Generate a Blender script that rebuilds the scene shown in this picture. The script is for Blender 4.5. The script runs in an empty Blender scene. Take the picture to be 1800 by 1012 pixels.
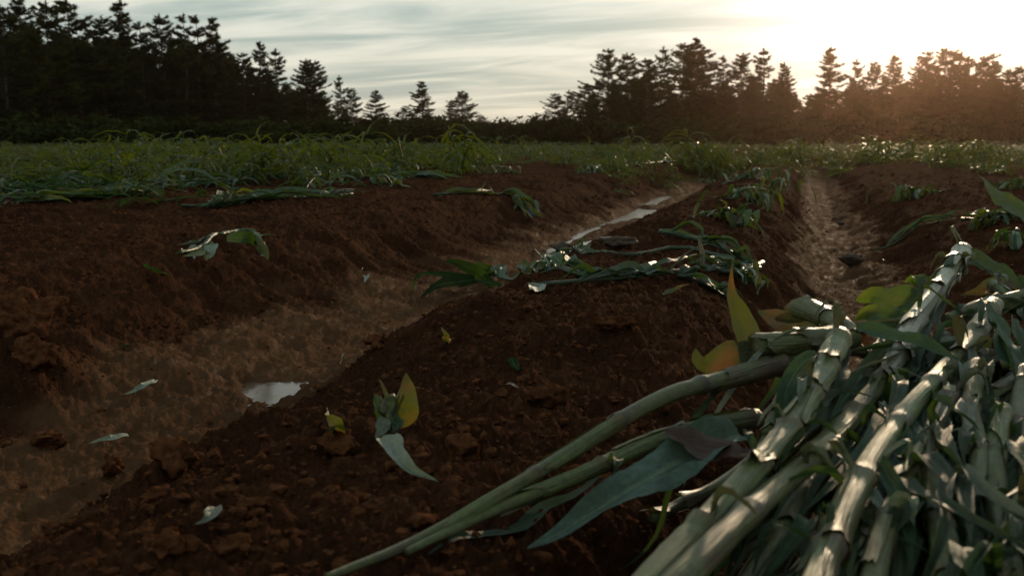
import bpy, math, random
import numpy as np
from mathutils import Vector, Matrix

random.seed(7)
RNG = np.random.default_rng(11)
scene = bpy.context.scene
COL = scene.collection

# ------------------------------------------------------------------ camera, sky, sun, exposure
W0, H0, FPX = 1800.0, 1012.0, 1750.0          # photograph frame and focal length in its pixels
CAMZ = 0.45
PITCH = math.atan(258 / FPX)                  # camera looks down a little
YAW = math.atan(515 / math.hypot(FPX, 258))   # furrows run along +Y, camera is turned left of them
cam_d = bpy.data.cameras.new('camera')
cam = bpy.data.objects.new('camera', cam_d)
COL.objects.link(cam)
cam.location = (0, 0, CAMZ)
cam.rotation_euler = (math.pi / 2 - PITCH, 0, YAW)
cam_d.sensor_width = 36
cam_d.lens = 36 * FPX / W0
cam_d.clip_start = 0.05
cam_d.clip_end = 6000
cam_d.dof.use_dof = True
cam_d.dof.focus_distance = 2.6
cam_d.dof.aperture_fstop = 8.0
scene.camera = cam
FWD = np.array([-math.sin(YAW) * math.cos(PITCH), math.cos(YAW) * math.cos(PITCH), -math.sin(PITCH)])
RIGHT = np.array([math.cos(YAW), math.sin(YAW), 0.0])
UP = np.cross(RIGHT, FWD)
CAM = np.array([0, 0, CAMZ])

SUN_EL = math.radians(9.0)
SUN_AZ = math.radians(5.6)                    # clockwise from +Y (the furrow direction)
SUN_STRENGTH, SUN_ANGLE = 3.0, 2.5
SKY_STRENGTH = 0.10
EXPOSURE = 0.0
SUN_DIR = np.array([math.sin(SUN_AZ) * math.cos(SUN_EL), math.cos(SUN_AZ) * math.cos(SUN_EL), math.sin(SUN_EL)])

def N(nt, kind, **kw):
    n = nt.nodes.new(kind)
    for k, v in kw.items():
        if k == 'inp':
            for kk, vv in v.items():
                n.inputs[kk].default_value = vv
        else:
            setattr(n, k, v)
    return n

def L(nt, a, b):
    nt.links.new(a, b)

def ramp(nt, fac, stops, interp='LINEAR'):
    r = nt.nodes.new('ShaderNodeValToRGB')
    r.color_ramp.interpolation = interp
    els = r.color_ramp.elements
    while len(els) > len(stops):
        els.remove(els[-1])
    while len(els) < len(stops):
        els.new(0.5)
    for e, (p, c) in zip(els, stops):
        e.position = p
        e.color = (*c, 1) if len(c) == 3 else c
    if fac is not None:
        L(nt, fac, r.inputs[0])
    return r.outputs[0]

def math_n(nt, op, a, b=None, clamp=False):
    m = nt.nodes.new('ShaderNodeMath')
    m.operation = op
    m.use_clamp = clamp
    for i, v in enumerate((a, b)):
        if v is None:
            continue
        if isinstance(v, (int, float)):
            m.inputs[i].default_value = v
        else:
            L(nt, v, m.inputs[i])
    return m.outputs[0]

def mixc(nt, fac, a, b, blend='MIX'):
    m = nt.nodes.new('ShaderNodeMix')
    m.data_type = 'RGBA'
    m.blend_type = blend
    for sock, v in ((m.inputs[0], fac), (m.inputs[6], a), (m.inputs[7], b)):
        if isinstance(v, (int, float)):
            sock.default_value = v
        elif isinstance(v, tuple):
            sock.default_value = (*v, 1) if len(v) == 3 else v
        else:
            L(nt, v, sock)
    return m.outputs[2]

world = bpy.data.worlds.new('World')
scene.world = world
world.use_nodes = True
wt = world.node_tree
wt.nodes.clear()
sky = N(wt, 'ShaderNodeTexSky', sky_type='NISHITA', sun_disc=False, sun_elevation=SUN_EL, sun_rotation=SUN_AZ,
        altitude=100, air_density=1.0, dust_density=2.0, ozone_density=1.0)
tc = N(wt, 'ShaderNodeTexCoord')
sep = N(wt, 'ShaderNodeSeparateXYZ')
L(wt, tc.outputs['Generated'], sep.inputs[0])
zc = math_n(wt, 'MAXIMUM', sep.outputs[2], 0.0)
den = math_n(wt, 'ADD', zc, 0.10)
cx = math_n(wt, 'DIVIDE', sep.outputs[0], den)
cy = math_n(wt, 'DIVIDE', sep.outputs[1], den)
comb = N(wt, 'ShaderNodeCombineXYZ')
L(wt, cx, comb.inputs[0]); L(wt, cy, comb.inputs[1])
mp = N(wt, 'ShaderNodeMapping')
mp.inputs['Rotation'].default_value = (0, 0, math.radians(-24))
mp.inputs['Scale'].default_value = (0.42, 1.15, 1)
mp.inputs['Location'].default_value = (3.1, 0.7, 0)
L(wt, comb.outputs[0], mp.inputs[0])
n1 = N(wt, 'ShaderNodeTexNoise', inp={'Scale': 1.5, 'Detail': 7.0, 'Roughness': 0.55, 'Distortion': 0.5})
L(wt, mp.outputs[0], n1.inputs['Vector'])
cmask = ramp(wt, n1.outputs['Fac'], [(0.36, (0, 0, 0)), (0.66, (1, 1, 1))], 'EASE')
# glow of the veiled sun: forward scattering in the thin cloud sheet
sd = N(wt, 'ShaderNodeVectorMath', operation='DOT_PRODUCT')
L(wt, tc.outputs['Generated'], sd.inputs[0])
sd.inputs[1].default_value = tuple(SUN_DIR)
dot = math_n(wt, 'MAXIMUM', sd.outputs['Value'], 0.0)
g_wide = math_n(wt, 'POWER', dot, 14.0)
g_mid = math_n(wt, 'POWER', dot, 85.0)
glow = math_n(wt, 'ADD', math_n(wt, 'MULTIPLY', g_wide, 1.0), math_n(wt, 'MULTIPLY', g_mid, 7.0))
glow = math_n(wt, 'MULTIPLY', glow, ramp(wt, zc, [(0.0, (0.3, 0.3, 0.3)), (0.11, (1, 1, 1))], 'EASE'))
cl_l = math_n(wt, 'ADD', glow, 8.2)
cloud_tint = ramp(wt, zc, [(0.0, (1.0, 0.92, 0.72)), (0.10, (0.98, 0.99, 0.86)), (0.4, (0.92, 1.0, 0.95))])
gap_tint = ramp(wt, zc, [(0.0, (1.0, 0.90, 0.72)), (0.05, (0.83, 0.94, 0.84)), (0.13, (0.72, 0.93, 0.87)), (0.6, (0.55, 0.84, 0.93))])
veil = math_n(wt, 'MULTIPLY', glow, 0.16, True)
cloud_tint = mixc(wt, veil, cloud_tint, (1.0, 0.99, 0.93))
gap_tint = mixc(wt, veil, gap_tint, (1.0, 0.99, 0.93))
cloudc = mixc(wt, 1.0, cloud_tint, cl_l, 'MULTIPLY')
gl2 = math_n(wt, 'ADD', math_n(wt, 'MULTIPLY', glow, 0.8), 5.2)
gapc = mixc(wt, 1.0, gap_tint, gl2, 'MULTIPLY')
base = mixc(wt, 0.96, sky.outputs[0], gapc)
final = mixc(wt, cmask, base, mixc(wt, 0.965, sky.outputs[0], cloudc))
bg = N(wt, 'ShaderNodeBackground', inp={'Strength': SKY_STRENGTH})
L(wt, final, bg.inputs[0])
wo = N(wt, 'ShaderNodeOutputWorld')
L(wt, bg.outputs[0], wo.inputs[0])

sun_d = bpy.data.lights.new('sun', 'SUN')
sun_d.energy = SUN_STRENGTH
sun_d.angle = math.radians(SUN_ANGLE)
sun_d.color = (1.0, 0.75, 0.48)
sun = bpy.data.objects.new('sun', sun_d)
COL.objects.link(sun)
sun.location = tuple(SUN_DIR * 300)
sun.rotation_euler = Vector(tuple(SUN_DIR)).to_track_quat('Z', 'Y').to_euler()

vs = scene.view_settings
vs.view_transform = 'Standard'
vs.look = 'None'
vs.exposure = EXPOSURE
vs.gamma = 1
vs.use_curve_mapping = False
scene.cycles.use_denoising = True
scene.cycles.max_bounces = 6
scene.cycles.transparent_max_bounces = 8
scene.cycles.volume_bounces = 0

# ------------------------------------------------------------------ helpers
def P(px, py, d):
    """world point seen at photograph pixel (px,py), d metres in front of the camera"""
    v = RIGHT * (px - 900) / FPX + UP * (506 - py) / FPX + FWD
    return CAM + v * d

def pix_plane(px, py, z):
    v = RIGHT * (px - 900) / FPX + UP * (506 - py) / FPX + FWD
    return CAM + v * ((z - CAMZ) / v[2])

def tag(o, label=None, cat=None, group=None, kind=None):
    if label: o['label'] = label
    if cat: o['category'] = cat
    if group: o['group'] = group
    if kind: o['kind'] = kind
    return o

def build(name, V, F, mat, uv=None, parent=None, origin=None, smooth=True, attrs=None, mats_idx=None):
    """V (n,3), F list of (m,k) int arrays -> one mesh object"""
    V = np.asarray(V, dtype=np.float64)
    if not isinstance(F, (list, tuple)):
        F = [F]
    F = [np.asarray(f, dtype=np.int32) for f in F if len(f)]
    me = bpy.data.meshes.new(name)
    me.vertices.add(len(V))
    Vo = V if origin is None else V - np.asarray(origin)
    me.vertices.foreach_set('co', Vo.astype(np.float32).ravel())
    loops = np.concatenate([f.ravel() for f in F])
    tot = np.concatenate([np.full(len(f), f.shape[1], np.int32) for f in F])
    start = np.concatenate([[0], np.cumsum(tot)[:-1]]).astype(np.int32)
    me.loops.add(len(loops))
    me.loops.foreach_set('vertex_index', loops)
    me.polygons.add(len(tot))
    me.polygons.foreach_set('loop_start', start)
    me.polygons.foreach_set('use_smooth', np.full(len(tot), smooth))
    if uv is not None:
        ul = me.uv_layers.new(name='UVMap')
        ul.data.foreach_set('uv', np.asarray(uv, dtype=np.float32)[loops].ravel())
    for k, v in (attrs or {}).items():
        a = me.attributes.new(k, 'FLOAT', 'POINT')
        a.data.foreach_set('value', np.asarray(v, dtype=np.float32))
    if mat is not None:
        for m in (mat if isinstance(mat, (list, tuple)) else [mat]):
            me.materials.append(m)
    if mats_idx is not None:
        me.polygons.foreach_set('material_index', np.asarray(mats_idx, dtype=np.int32))
    me.update(calc_edges=True)
    o = bpy.data.objects.new(name, me)
    COL.objects.link(o)
    if parent is not None:
        o.parent = parent
    elif origin is not None:
        o.location = tuple(origin)
    return o

# --- noise
def _hash(ix, iy, seed):
    h = (ix.astype(np.int64) * 374761393 + iy.astype(np.int64) * 668265263 + seed * 974711) & 0xFFFFFFFF
    h = ((h ^ (h >> 13)) * 1274126177) & 0xFFFFFFFF
    h = h ^ (h >> 16)
    return h

def perlin(x, y, seed=0):
    ix = np.floor(x).astype(np.int64); iy = np.floor(y).astype(np.int64)
    fx = x - ix; fy = y - iy
    u = fx * fx * fx * (fx * (fx * 6 - 15) + 10)
    v = fy * fy * fy * (fy * (fy * 6 - 15) + 10)
    def g(dx, dy):
        a = (_hash(ix + dx, iy + dy, seed) & 0xFFFF) * (2 * math.pi / 65536)
        return np.cos(a) * (fx - dx) + np.sin(a) * (fy - dy)
    a = g(0, 0) * (1 - u) + g(1, 0) * u
    b = g(0, 1) * (1 - u) + g(1, 1) * u
    return (a * (1 - v) + b * v) * 1.5

def fbm(x, y, oct=4, seed=0, gain=0.5, lac=2.03):
    s = 0; a = 1
    for i in range(oct):
        s = s + a * perlin(x, y, seed + i * 17)
        x = x * lac + 11.3; y = y * lac - 7.1; a *= gain
    return s

def clods(x, y, seed):
    """rounded lumps of random height, one per cell"""
    ix = np.floor(x).astype(np.int64); iy = np.floor(y).astype(np.int64)
    out = np.zeros_like(x)
    for dx in (-1, 0, 1):
        for dy in (-1, 0, 1):
            cx, cy = ix + dx, iy + dy
            h = _hash(cx, cy, seed)
            jx = (h & 0xFF) / 255.0; jy = ((h >> 8) & 0xFF) / 255.0; r = ((h >> 16) & 0xFF) / 255.0
            rad = 0.28 + 0.5 * r
            d2 = ((x - cx - jx) ** 2 + (y - cy - jy) ** 2) / (rad * rad)
            out = np.maximum(out, np.sqrt(np.clip(1 - d2, 0, 1)) * rad * (0.35 + 0.65 * ((h >> 24) & 0xFF) / 255.0))
    return out

def sstep(a, b, x):
    t = np.clip((x - a) / (b - a), 0, 1)
    return t * t * (3 - 2 * t)

PX = [-60, -9, -5, -3.2, -2.62, -2.42, -2.28, -2.12, -1.9, -1.66, -1.54, -1.41, -1.18, -0.98, -0.78, -0.5, -0.3, -0.12, 0.05, 0.13, 0.34, 0.46, 0.75, 1.1, 1.7, 2.6, 3.2, 3.6, 4.2, 60]
PZ = [0.03, 0.05, 0.07, 0.055, 0.03, -0.02, -0.11, -0.20, -0.265, -0.325, -0.335, -0.27, -0.14, -0.055, 0.012, 0.022, -0.01, -0.13, -0.30, -0.335, -0.33, -0.27, -0.10, 0.0, 0.03, 0.02, -0.03, -0.03, 0.02, 0.03]

PUDDLES = []          # (x, y, half width, half length, level)
for px, py, hw, hl, lev in ((489, 680, 0.088, 0.105, -0.344), (1432, 520, 0.035, 0.20, -0.345), (1462, 552, 0.05, 0.16, -0.345)):
    q = pix_plane(px, py, -0.335)
    PUDDLES.append((q[0] - 0.05, q[1], hw, hl, lev))
STREAM_Y0, STREAM_Y1, STREAM_Z = 6.4, 15.5, -0.340

def stream_x(y):
    return -1.75 - 0.012 * (y - 7) + 0.05 * np.sin(y * 1.3)

BUMPS = []            # lumps on the raised beds: x, y, radius x, radius y, height
for px, py, z, rx, ry, h in ((760, 545, 0.0, 0.22, 0.30, 0.075), (385, 775, -0.12, 0.15, 0.13, 0.075), (30, 600, -0.1, 0.13, 0.22, 0.09),
                             (1085, 580, 0.02, 0.07, 0.08, 0.03), (590, 770, 0.0, 0.12, 0.14, 0.03), (300, 990, 0.0, 0.12, 0.1, 0.015),
                             (1180, 400, 0.0, 0.3, 0.6, 0.04), (1300, 350, 0.0, 0.3, 0.9, 0.05), (250, 870, -0.12, 0.13, 0.13, 0.04)):
    q = pix_plane(px, py, z)
    BUMPS.append((q[0], q[1], rx, ry, h))

def ground_fields(x, y):
    x = np.asarray(x, dtype=np.float64); y = np.asarray(y, dtype=np.float64)
    near = 1 - sstep(35, 60, np.hypot(x, y))
    wob = 0.10 * perlin(x * 0.5, y * 0.35, 5) + 0.05 * perlin(x * 1.7, y * 1.3, 6) + 0.03 * perlin(x * 5, y * 4.2, 8)
    zp = np.interp(x + wob * near, PX, PZ)
    fade = 1 - sstep(20, 34, y)
    zp = zp * fade
    wet = 1 - sstep(-0.275, -0.185, zp + 0.05 * fbm(x * 2.2, y * 2.2, 3, 31) + 0.012 * perlin(x * 24, y * 9, 33))
    z = zp + 0.03 * fbm(x * 1.1, y * 0.9, 3, 41) * near * (1 - 0.6 * wet)
    for bx, by, rx, ry, h in BUMPS:
        d = ((x - bx) / rx) ** 2 + ((y - by) / ry) ** 2
        z = z + h * np.exp(-d * 1.2) * (1 + 0.35 * perlin(x * 9, y * 9, 71))
    dry = 1 - wet
    # crumbly clods on the beds
    patch = sstep(-0.3, 0.7, fbm(x * 1.3, y * 1.3, 2, 90))
    wx = x + 0.008 * fbm(x * 34, y * 34, 3, 3, 0.6); wy = y + 0.008 * fbm(x * 34, y * 34, 3, 13, 0.6)
    brk = 0.75 + 0.35 * fbm(x * 40, y * 40, 3, 29, 0.55)
    cl = 0.026 * clods(wx * 10, wy * 10, 1) * sstep(0.35, 0.8, patch)
    cl = cl + 0.028 * clods(wx * 24, wy * 24, 2) * (0.25 + 0.75 * patch) + 0.0165 * clods(wx * 46, wy * 46, 3) + 0.0075 * clods(wx * 88, wy * 88, 4)
    cl = cl * brk
    cl = cl + 0.006 * fbm(x * 42, y * 42, 4, 19, 0.55)
    z = z + (cl * 1.05 - 0.030) * (0.30 + 0.70 * dry) * near
    z = z + 0.012 * fbm(x * 14, y * 14, 4, 51, 0.55) * (0.45 + 0.55 * dry) * near
    # flow ripples and runnels in the silt
    z = z + wet * near * (0.011 * fbm(x * 11, y * 3.6, 4, 61, 0.5) + 0.0075 * fbm(x * 42, y * 24, 4, 66, 0.6) - 0.010 * np.abs(perlin(x * 7, y * 2.6, 67)))
    # gullies torn into the bank walls
    wall = np.exp(-((zp + 0.17) / 0.09) ** 2) * fade
    z = z - wall * 0.045 * np.abs(perlin(x * 2.0 + 0.6 * perlin(x * 3, y * 6, 15), y * 6.0, 77)) * near
    for bx, by, hw, hl, lev in PUDDLES:
        d = ((x - bx) / hw) ** 2 + ((y - by) / hl) ** 2
        d = np.maximum(d * (1 + 0.6 * perlin(x * 13, y * 8, 81)) + 0.7 * perlin(x * 24, y * 16, 82) - 0.05, 0)
        k = np.exp(-np.clip(d, 0, 30) ** 1.3 * 0.7)
        z = z * (1 - k) + (lev - 0.025) * k
    sw = 0.055 + 0.075 * sstep(7.5, 11, y)
    d = ((x - stream_x(y)) / sw) ** 2 * (1 + 0.5 * perlin(x * 10, y * 4, 83))
    k = np.exp(-np.clip(d, 0, 30) ** 1.3) * sstep(STREAM_Y0 + 0.2, STREAM_Y0 + 0.8, y) * (1 - sstep(STREAM_Y1 - 1, STREAM_Y1 - 0.2, y)) * sstep(-0.6, -0.2, perlin(x * 1.5 + 4, y * 1.1, 84))
    z = z * (1 - k) + (STREAM_Z - 0.02) * k
    return z, wet

def H(x, y):
    return ground_fields(np.atleast_1d(x), np.atleast_1d(y))[0]

def hit(px, py, tmax=60):
    """where the ray through a photograph pixel meets the ground"""
    v = RIGHT * (px - 900) / FPX + UP * (506 - py) / FPX + FWD
    t = np.exp(np.linspace(math.log(0.5), math.log(tmax), 900))
    p = CAM[None, :] + v[None, :] * t[:, None]
    g = H(p[:, 0], p[:, 1])
    idx = np.nonzero(p[:, 2] < g)[0]
    i = idx[0] if len(idx) else len(t) - 1
    q = p[i].copy(); q[2] = g[i]
    return q

# ------------------------------------------------------------------ materials
def new_mat(name):
    m = bpy.data.materials.new(name)
    m.use_nodes = True
    nt = m.node_tree
    nt.nodes.clear()
    out = N(nt, 'ShaderNodeOutputMaterial')
    return m, nt, out

def soil_material(name='soil'):
    m, nt, out = new_mat(name)
    geo = N(nt, 'ShaderNodeNewGeometry')
    wet = N(nt, 'ShaderNodeAttribute', attribute_name='wet').outputs['Fac']
    na = N(nt, 'ShaderNodeTexNoise', inp={'Scale': 6.0, 'Detail': 8.0, 'Roughness': 0.6})
    nb = N(nt, 'ShaderNodeTexNoise', inp={'Scale': 70.0, 'Detail': 6.0, 'Roughness': 0.65})
    nc = N(nt, 'ShaderNodeTexNoise', inp={'Scale': 1.3, 'Detail': 3.0})
    mp = N(nt, 'ShaderNodeMapping'); mp.inputs['Scale'].default_value = (13, 4, 12)
    nd = N(nt, 'ShaderNodeTexNoise', inp={'Scale': 1.6, 'Detail': 7.0, 'Roughness': 0.62, 'Distortion': 0.5})
    for n in (na, nb, nc, mp):
        L(nt, geo.outputs['Position'], n.inputs['Vector'])
    L(nt, mp.outputs[0], nd.inputs['Vector'])
    soil = ramp(nt, na.outputs['Fac'], [(0.30, (0.031, 0.0124, 0.0060)), (0.52, (0.062, 0.0255, 0.0124)), (0.72, (0.104, 0.046, 0.0230))])
    soil = mixc(nt, math_n(nt, 'MULTIPLY', nb.outputs['Fac'], 0.55), soil, (0.027, 0.0105, 0.005))
    silt = ramp(nt, nd.outputs['Fac'], [(0.30, (0.056, 0.0255, 0.0118)), (0.55, (0.076, 0.0370, 0.0175)), (0.75, (0.098, 0.0510, 0.0255))])
    soil = mixc(nt, ramp(nt, nc.outputs['Fac'], [(0.46, (0, 0, 0)), (0.60, (0.55, 0.55, 0.55))]), soil, (0.030, 0.0125, 0.0065))
    silt = mixc(nt, ramp(nt, nb.outputs['Fac'], [(0.52, (0, 0, 0)), (0.70, (0.4, 0.4, 0.4))]), silt, (0.050, 0.0235, 0.0115))
    silt = mixc(nt, ramp(nt, nc.outputs['Fac'], [(0.42, (0, 0, 0)), (0.62, (0.8, 0.8, 0.8))]), silt, (0.045, 0.0205, 0.0095))
    wn = math_n(nt, 'ADD', wet, math_n(nt, 'MULTIPLY', math_n(nt, 'SUBTRACT', nb.outputs['Fac'], 0.5), 0.3))
    wf = ramp(nt, wn, [(0.08, (0, 0, 0)), (0.92, (1, 1, 1))])
    colr = mixc(nt, wf, soil, silt)
    bs = N(nt, 'ShaderNodeBsdfPrincipled')
    L(nt, colr, bs.inputs['Base Color'])
    rw = ramp(nt, nd.outputs['Fac'], [(0.48, (0.75, 0.75, 0.75)), (0.66, (0.58, 0.58, 0.58))])
    L(nt, mixc(nt, wf, (0.85, 0.85, 0.85), rw), bs.inputs['Roughness'])
    L(nt, mixc(nt, wf, (0.06, 0.06, 0.06), (0.16, 0.16, 0.16)), bs.inputs['Specular IOR Level'])
    bsum = math_n(nt, 'ADD', math_n(nt, 'MULTIPLY', nb.outputs['Fac'], 1.0), math_n(nt, 'MULTIPLY', na.outputs['Fac'], 1.2))
    bsum = math_n(nt, 'ADD', bsum, math_n(nt, 'MULTIPLY', math_n(nt, 'MULTIPLY', nd.outputs['Fac'], wf), 0.8))
    vo = N(nt, 'ShaderNodeTexVoronoi', inp={'Scale': 34.0, 'Randomness': 1.0}); vo2 = N(nt, 'ShaderNodeTexVoronoi', inp={'Scale': 75.0, 'Randomness': 1.0})
    wp = N(nt, 'ShaderNodeVectorMath', operation='MULTIPLY_ADD')
    L(nt, nb.outputs['Color'], wp.inputs[0]); wp.inputs[1].default_value = (0.02, 0.02, 0.02); L(nt, geo.outputs['Position'], wp.inputs[2])
    L(nt, wp.outputs[0], vo.inputs['Vector']); L(nt, wp.outputs[0], vo2.inputs['Vector'])
    crumb = math_n(nt, 'ADD', math_n(nt, 'MULTIPLY', vo.outputs['Distance'], -1.5), math_n(nt, 'MULTIPLY', vo2.outputs['Distance'], -0.8))
    dryf = math_n(nt, 'SUBTRACT', 1.0, math_n(nt, 'MULTIPLY', wf, 0.45))
    bsum = math_n(nt, 'ADD', bsum, math_n(nt, 'MULTIPLY', crumb, dryf))
    bp = N(nt, 'ShaderNodeBump', inp={'Strength': 1.0, 'Distance': 0.016})
    L(nt, math_n(nt, 'SUBTRACT', 1.0, math_n(nt, 'MULTIPLY', wf, 0.45)), bp.inputs['Strength'])
    L(nt, bsum, bp.inputs['Height'])
    L(nt, bp.outputs[0], bs.inputs['Normal'])
    df = N(nt, 'ShaderNodeBsdfDiffuse', inp={'Roughness': 0.0})
    L(nt, colr, df.inputs[0]); L(nt, bp.outputs[0], df.inputs['Normal'])
    mx = N(nt, 'ShaderNodeMixShader')
    gm = ramp(nt, nd.outputs['Fac'], [(0.50, (0, 0, 0)), (0.62, (1, 1, 1))])
    L(nt, math_n(nt, 'ADD', math_n(nt, 'MULTIPLY', math_n(nt, 'MULTIPLY', wf, gm), 0.06), 0.10), mx.inputs[0])
    L(nt, df.outputs[0], mx.inputs[1]); L(nt, bs.outputs[0], mx.inputs[2])
    L(nt, mx.outputs[0], out.inputs[0])
    return m

def water_material():
    m, nt, out = new_mat('muddy_water')
    geo = N(nt, 'ShaderNodeNewGeometry')
    n = N(nt, 'ShaderNodeTexNoise', inp={'Scale': 9.0, 'Detail': 3.0})
    L(nt, geo.outputs['Position'], n.inputs['Vector'])
    bp = N(nt, 'ShaderNodeBump', inp={'Strength': 0.3, 'Distance': 0.01})
    L(nt, n.outputs['Fac'], bp.inputs['Height'])
    bs = N(nt, 'ShaderNodeBsdfPrincipled', inp={'Base Color': (0.08, 0.055, 0.035, 1), 'Roughness': 0.16, 'IOR': 1.33})
    L(nt, bp.outputs[0], bs.inputs['Normal'])
    L(nt, bs.outputs[0], out.inputs[0])
    return m

def leaf_material(name, c_dark, c_light, trans, tfac=0.35, rough=0.38, rib=(0.22, 0.25, 0.13), blotch=None, bl_amt=0.5, spec=0.5, coat=0.0, vein=34, joint=False):
    """long blade: veins run along it (UV x across, y along)"""
    m, nt, out = new_mat(name)
    uv = N(nt, 'ShaderNodeUVMap'); uv.uv_map = 'UVMap'
    sp = N(nt, 'ShaderNodeSeparateXYZ'); L(nt, uv.outputs[0], sp.inputs[0])
    oi = N(nt, 'ShaderNodeObjectInfo')
    geo = N(nt, 'ShaderNodeNewGeometry')
    mp = N(nt, 'ShaderNodeMapping'); mp.inputs['Scale'].default_value = (vein, 1.6, 1)
    L(nt, uv.outputs[0], mp.inputs[0])
    nv = N(nt, 'ShaderNodeTexNoise', inp={'Scale': 1.0, 'Detail': 3.0}); L(nt, mp.outputs[0], nv.inputs['Vector'])
    nb = N(nt, 'ShaderNodeTexNoise', inp={'Scale': 14.0, 'Detail': 5.0, 'Roughness': 0.6}); L(nt, geo.outputs['Position'], nb.inputs['Vector'])
    c = ramp(nt, nv.outputs['Fac'], [(0.3, c_dark), (0.7, c_light)])
    bl = ramp(nt, nb.outputs['Fac'], [(0.50, (0, 0, 0)), (0.68, (bl_amt, bl_amt, bl_amt))])
    if blotch:
        c = mixc(nt, bl, c, blotch)
    ribm = math_n(nt, 'SUBTRACT', 1.0, math_n(nt, 'MULTIPLY', math_n(nt, 'ABSOLUTE', math_n(nt, 'SUBTRACT', sp.outputs[0], 0.5)), 14.0), True)
    c = mixc(nt, math_n(nt, 'MULTIPLY', ribm, 0.3), c, rib)
    nd = N(nt, 'ShaderNodeAttribute', attribute_name='node').outputs['Fac']
    c = mixc(nt, nd, c, (0.035, 0.020, 0.012))
    if joint:
        jm = ramp(nt, sp.outputs[1], [(0.0, (0.8, 0.8, 0.8)), (0.07, (0.45, 0.45, 0.45)), (0.16, (0, 0, 0)), (0.90, (0, 0, 0)), (0.97, (0.55, 0.55, 0.55))])
        c = mixc(nt, jm, c, (0.075, 0.048, 0.024))
    nf = N(nt, 'ShaderNodeTexNoise', inp={'Scale': 110.0, 'Detail': 4.0, 'Roughness': 0.7}); L(nt, geo.outputs['Position'], nf.inputs['Vector'])
    c = mixc(nt, 1.0, c, ramp(nt, nf.outputs['Fac'], [(0.32, (0.62, 0.60, 0.55)), (0.62, (1.12, 1.12, 1.10))]), 'MULTIPLY')
    mud = ramp(nt, math_n(nt, 'ADD', math_n(nt, 'MULTIPLY', nf.outputs['Fac'], 0.5), math_n(nt, 'MULTIPLY', nb.outputs['Fac'], 0.5)), [(0.58, (0, 0, 0)), (0.66, (0.75, 0.75, 0.75))])
    c = mixc(nt, mud, c, (0.045, 0.022, 0.011))
    hs = N(nt, 'ShaderNodeHueSaturation')
    L(nt, math_n(nt, 'ADD', math_n(nt, 'MULTIPLY', oi.outputs['Random'], 0.05), 0.475), hs.inputs['Hue'])
    L(nt, math_n(nt, 'ADD', math_n(nt, 'MULTIPLY', oi.outputs['Random'], 0.6), 0.7), hs.inputs['Value'])
    L(nt, c, hs.inputs['Color'])
    bs = N(nt, 'ShaderNodeBsdfPrincipled', inp={'Specular IOR Level': spec, 'Coat Weight': coat, 'Coat Roughness': 0.3})
    L(nt, hs.outputs[0], bs.inputs['Base Color'])
    L(nt, math_n(nt, 'ADD', math_n(nt, 'MULTIPLY', nb.outputs['Fac'], 0.3), rough - 0.15), bs.inputs['Roughness'])
    bp = N(nt, 'ShaderNodeBump', inp={'Strength': 0.8, 'Distance': 0.003})
    L(nt, nv.outputs['Fac'], bp.inputs['Height']); L(nt, bp.outputs[0], bs.inputs['Normal'])
    if tfac > 0:
        tr = N(nt, 'ShaderNodeBsdfTranslucent')
        tcol = mixc(nt, 1.0, trans, hs.outputs[0], 'MIX') if False else trans
        if blotch:
            tcol = mixc(nt, bl, trans, tuple(min(1, b * 2.2) for b in blotch))
            L(nt, tcol, tr.inputs[0])
        else:
            tr.inputs[0].default_value = (*trans, 1)
        mx = N(nt, 'ShaderNodeMixShader', inp={0: tfac})
        L(nt, bs.outputs[0], mx.inputs[1]); L(nt, tr.outputs[0], mx.inputs[2])
        L(nt, mx.outputs[0], out.inputs[0])
    else:
        L(nt, bs.outputs[0], out.inputs[0])
    return m

def plain_material(name, c1, c2, scale=8.0, rough=0.8, spec=0.3, bump=0.0, trans=None, tfac=0.3, objvar=0.0):
    m, nt, out = new_mat(name)
    geo = N(nt, 'ShaderNodeNewGeometry')
    n = N(nt, 'ShaderNodeTexNoise', inp={'Scale': scale, 'Detail': 5.0, 'Roughness': 0.6})
    L(nt, geo.outputs['Position'], n.inputs['Vector'])
    c = ramp(nt, n.outputs['Fac'], [(0.33, c1), (0.67, c2)])
    if objvar:
        oi = N(nt, 'ShaderNodeObjectInfo')
        hs = N(nt, 'ShaderNodeHueSaturation')
        L(nt, math_n(nt, 'ADD', math_n(nt, 'MULTIPLY', oi.outputs['Random'], objvar), 1 - objvar / 2), hs.inputs['Value'])
        L(nt, c, hs.inputs['Color'])
        c = hs.outputs[0]
    if spec < 0.1:
        bs = N(nt, 'ShaderNodeBsdfDiffuse', inp={'Roughness': 0.0})
    else:
        bs = N(nt, 'ShaderNodeBsdfPrincipled', inp={'Roughness': rough, 'Specular IOR Level': spec})
    L(nt, c, bs.inputs[0])
    if bump:
        bp = N(nt, 'ShaderNodeBump', inp={'Strength': 0.8, 'Distance': bump})
        L(nt, n.outputs['Fac'], bp.inputs['Height']); L(nt, bp.outputs[0], bs.inputs['Normal'])
    if trans:
        tr = N(nt, 'ShaderNodeBsdfTranslucent', inp={'Color': (*trans, 1)})
        mx = N(nt, 'ShaderNodeMixShader', inp={0: tfac})
        L(nt, bs.outputs[0], mx.inputs[1]); L(nt, tr.outputs[0], mx.inputs[2])
        L(nt, mx.outputs[0], out.inputs[0])
    else:
        L(nt, bs.outputs[0], out.inputs[0])
    return m

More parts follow.
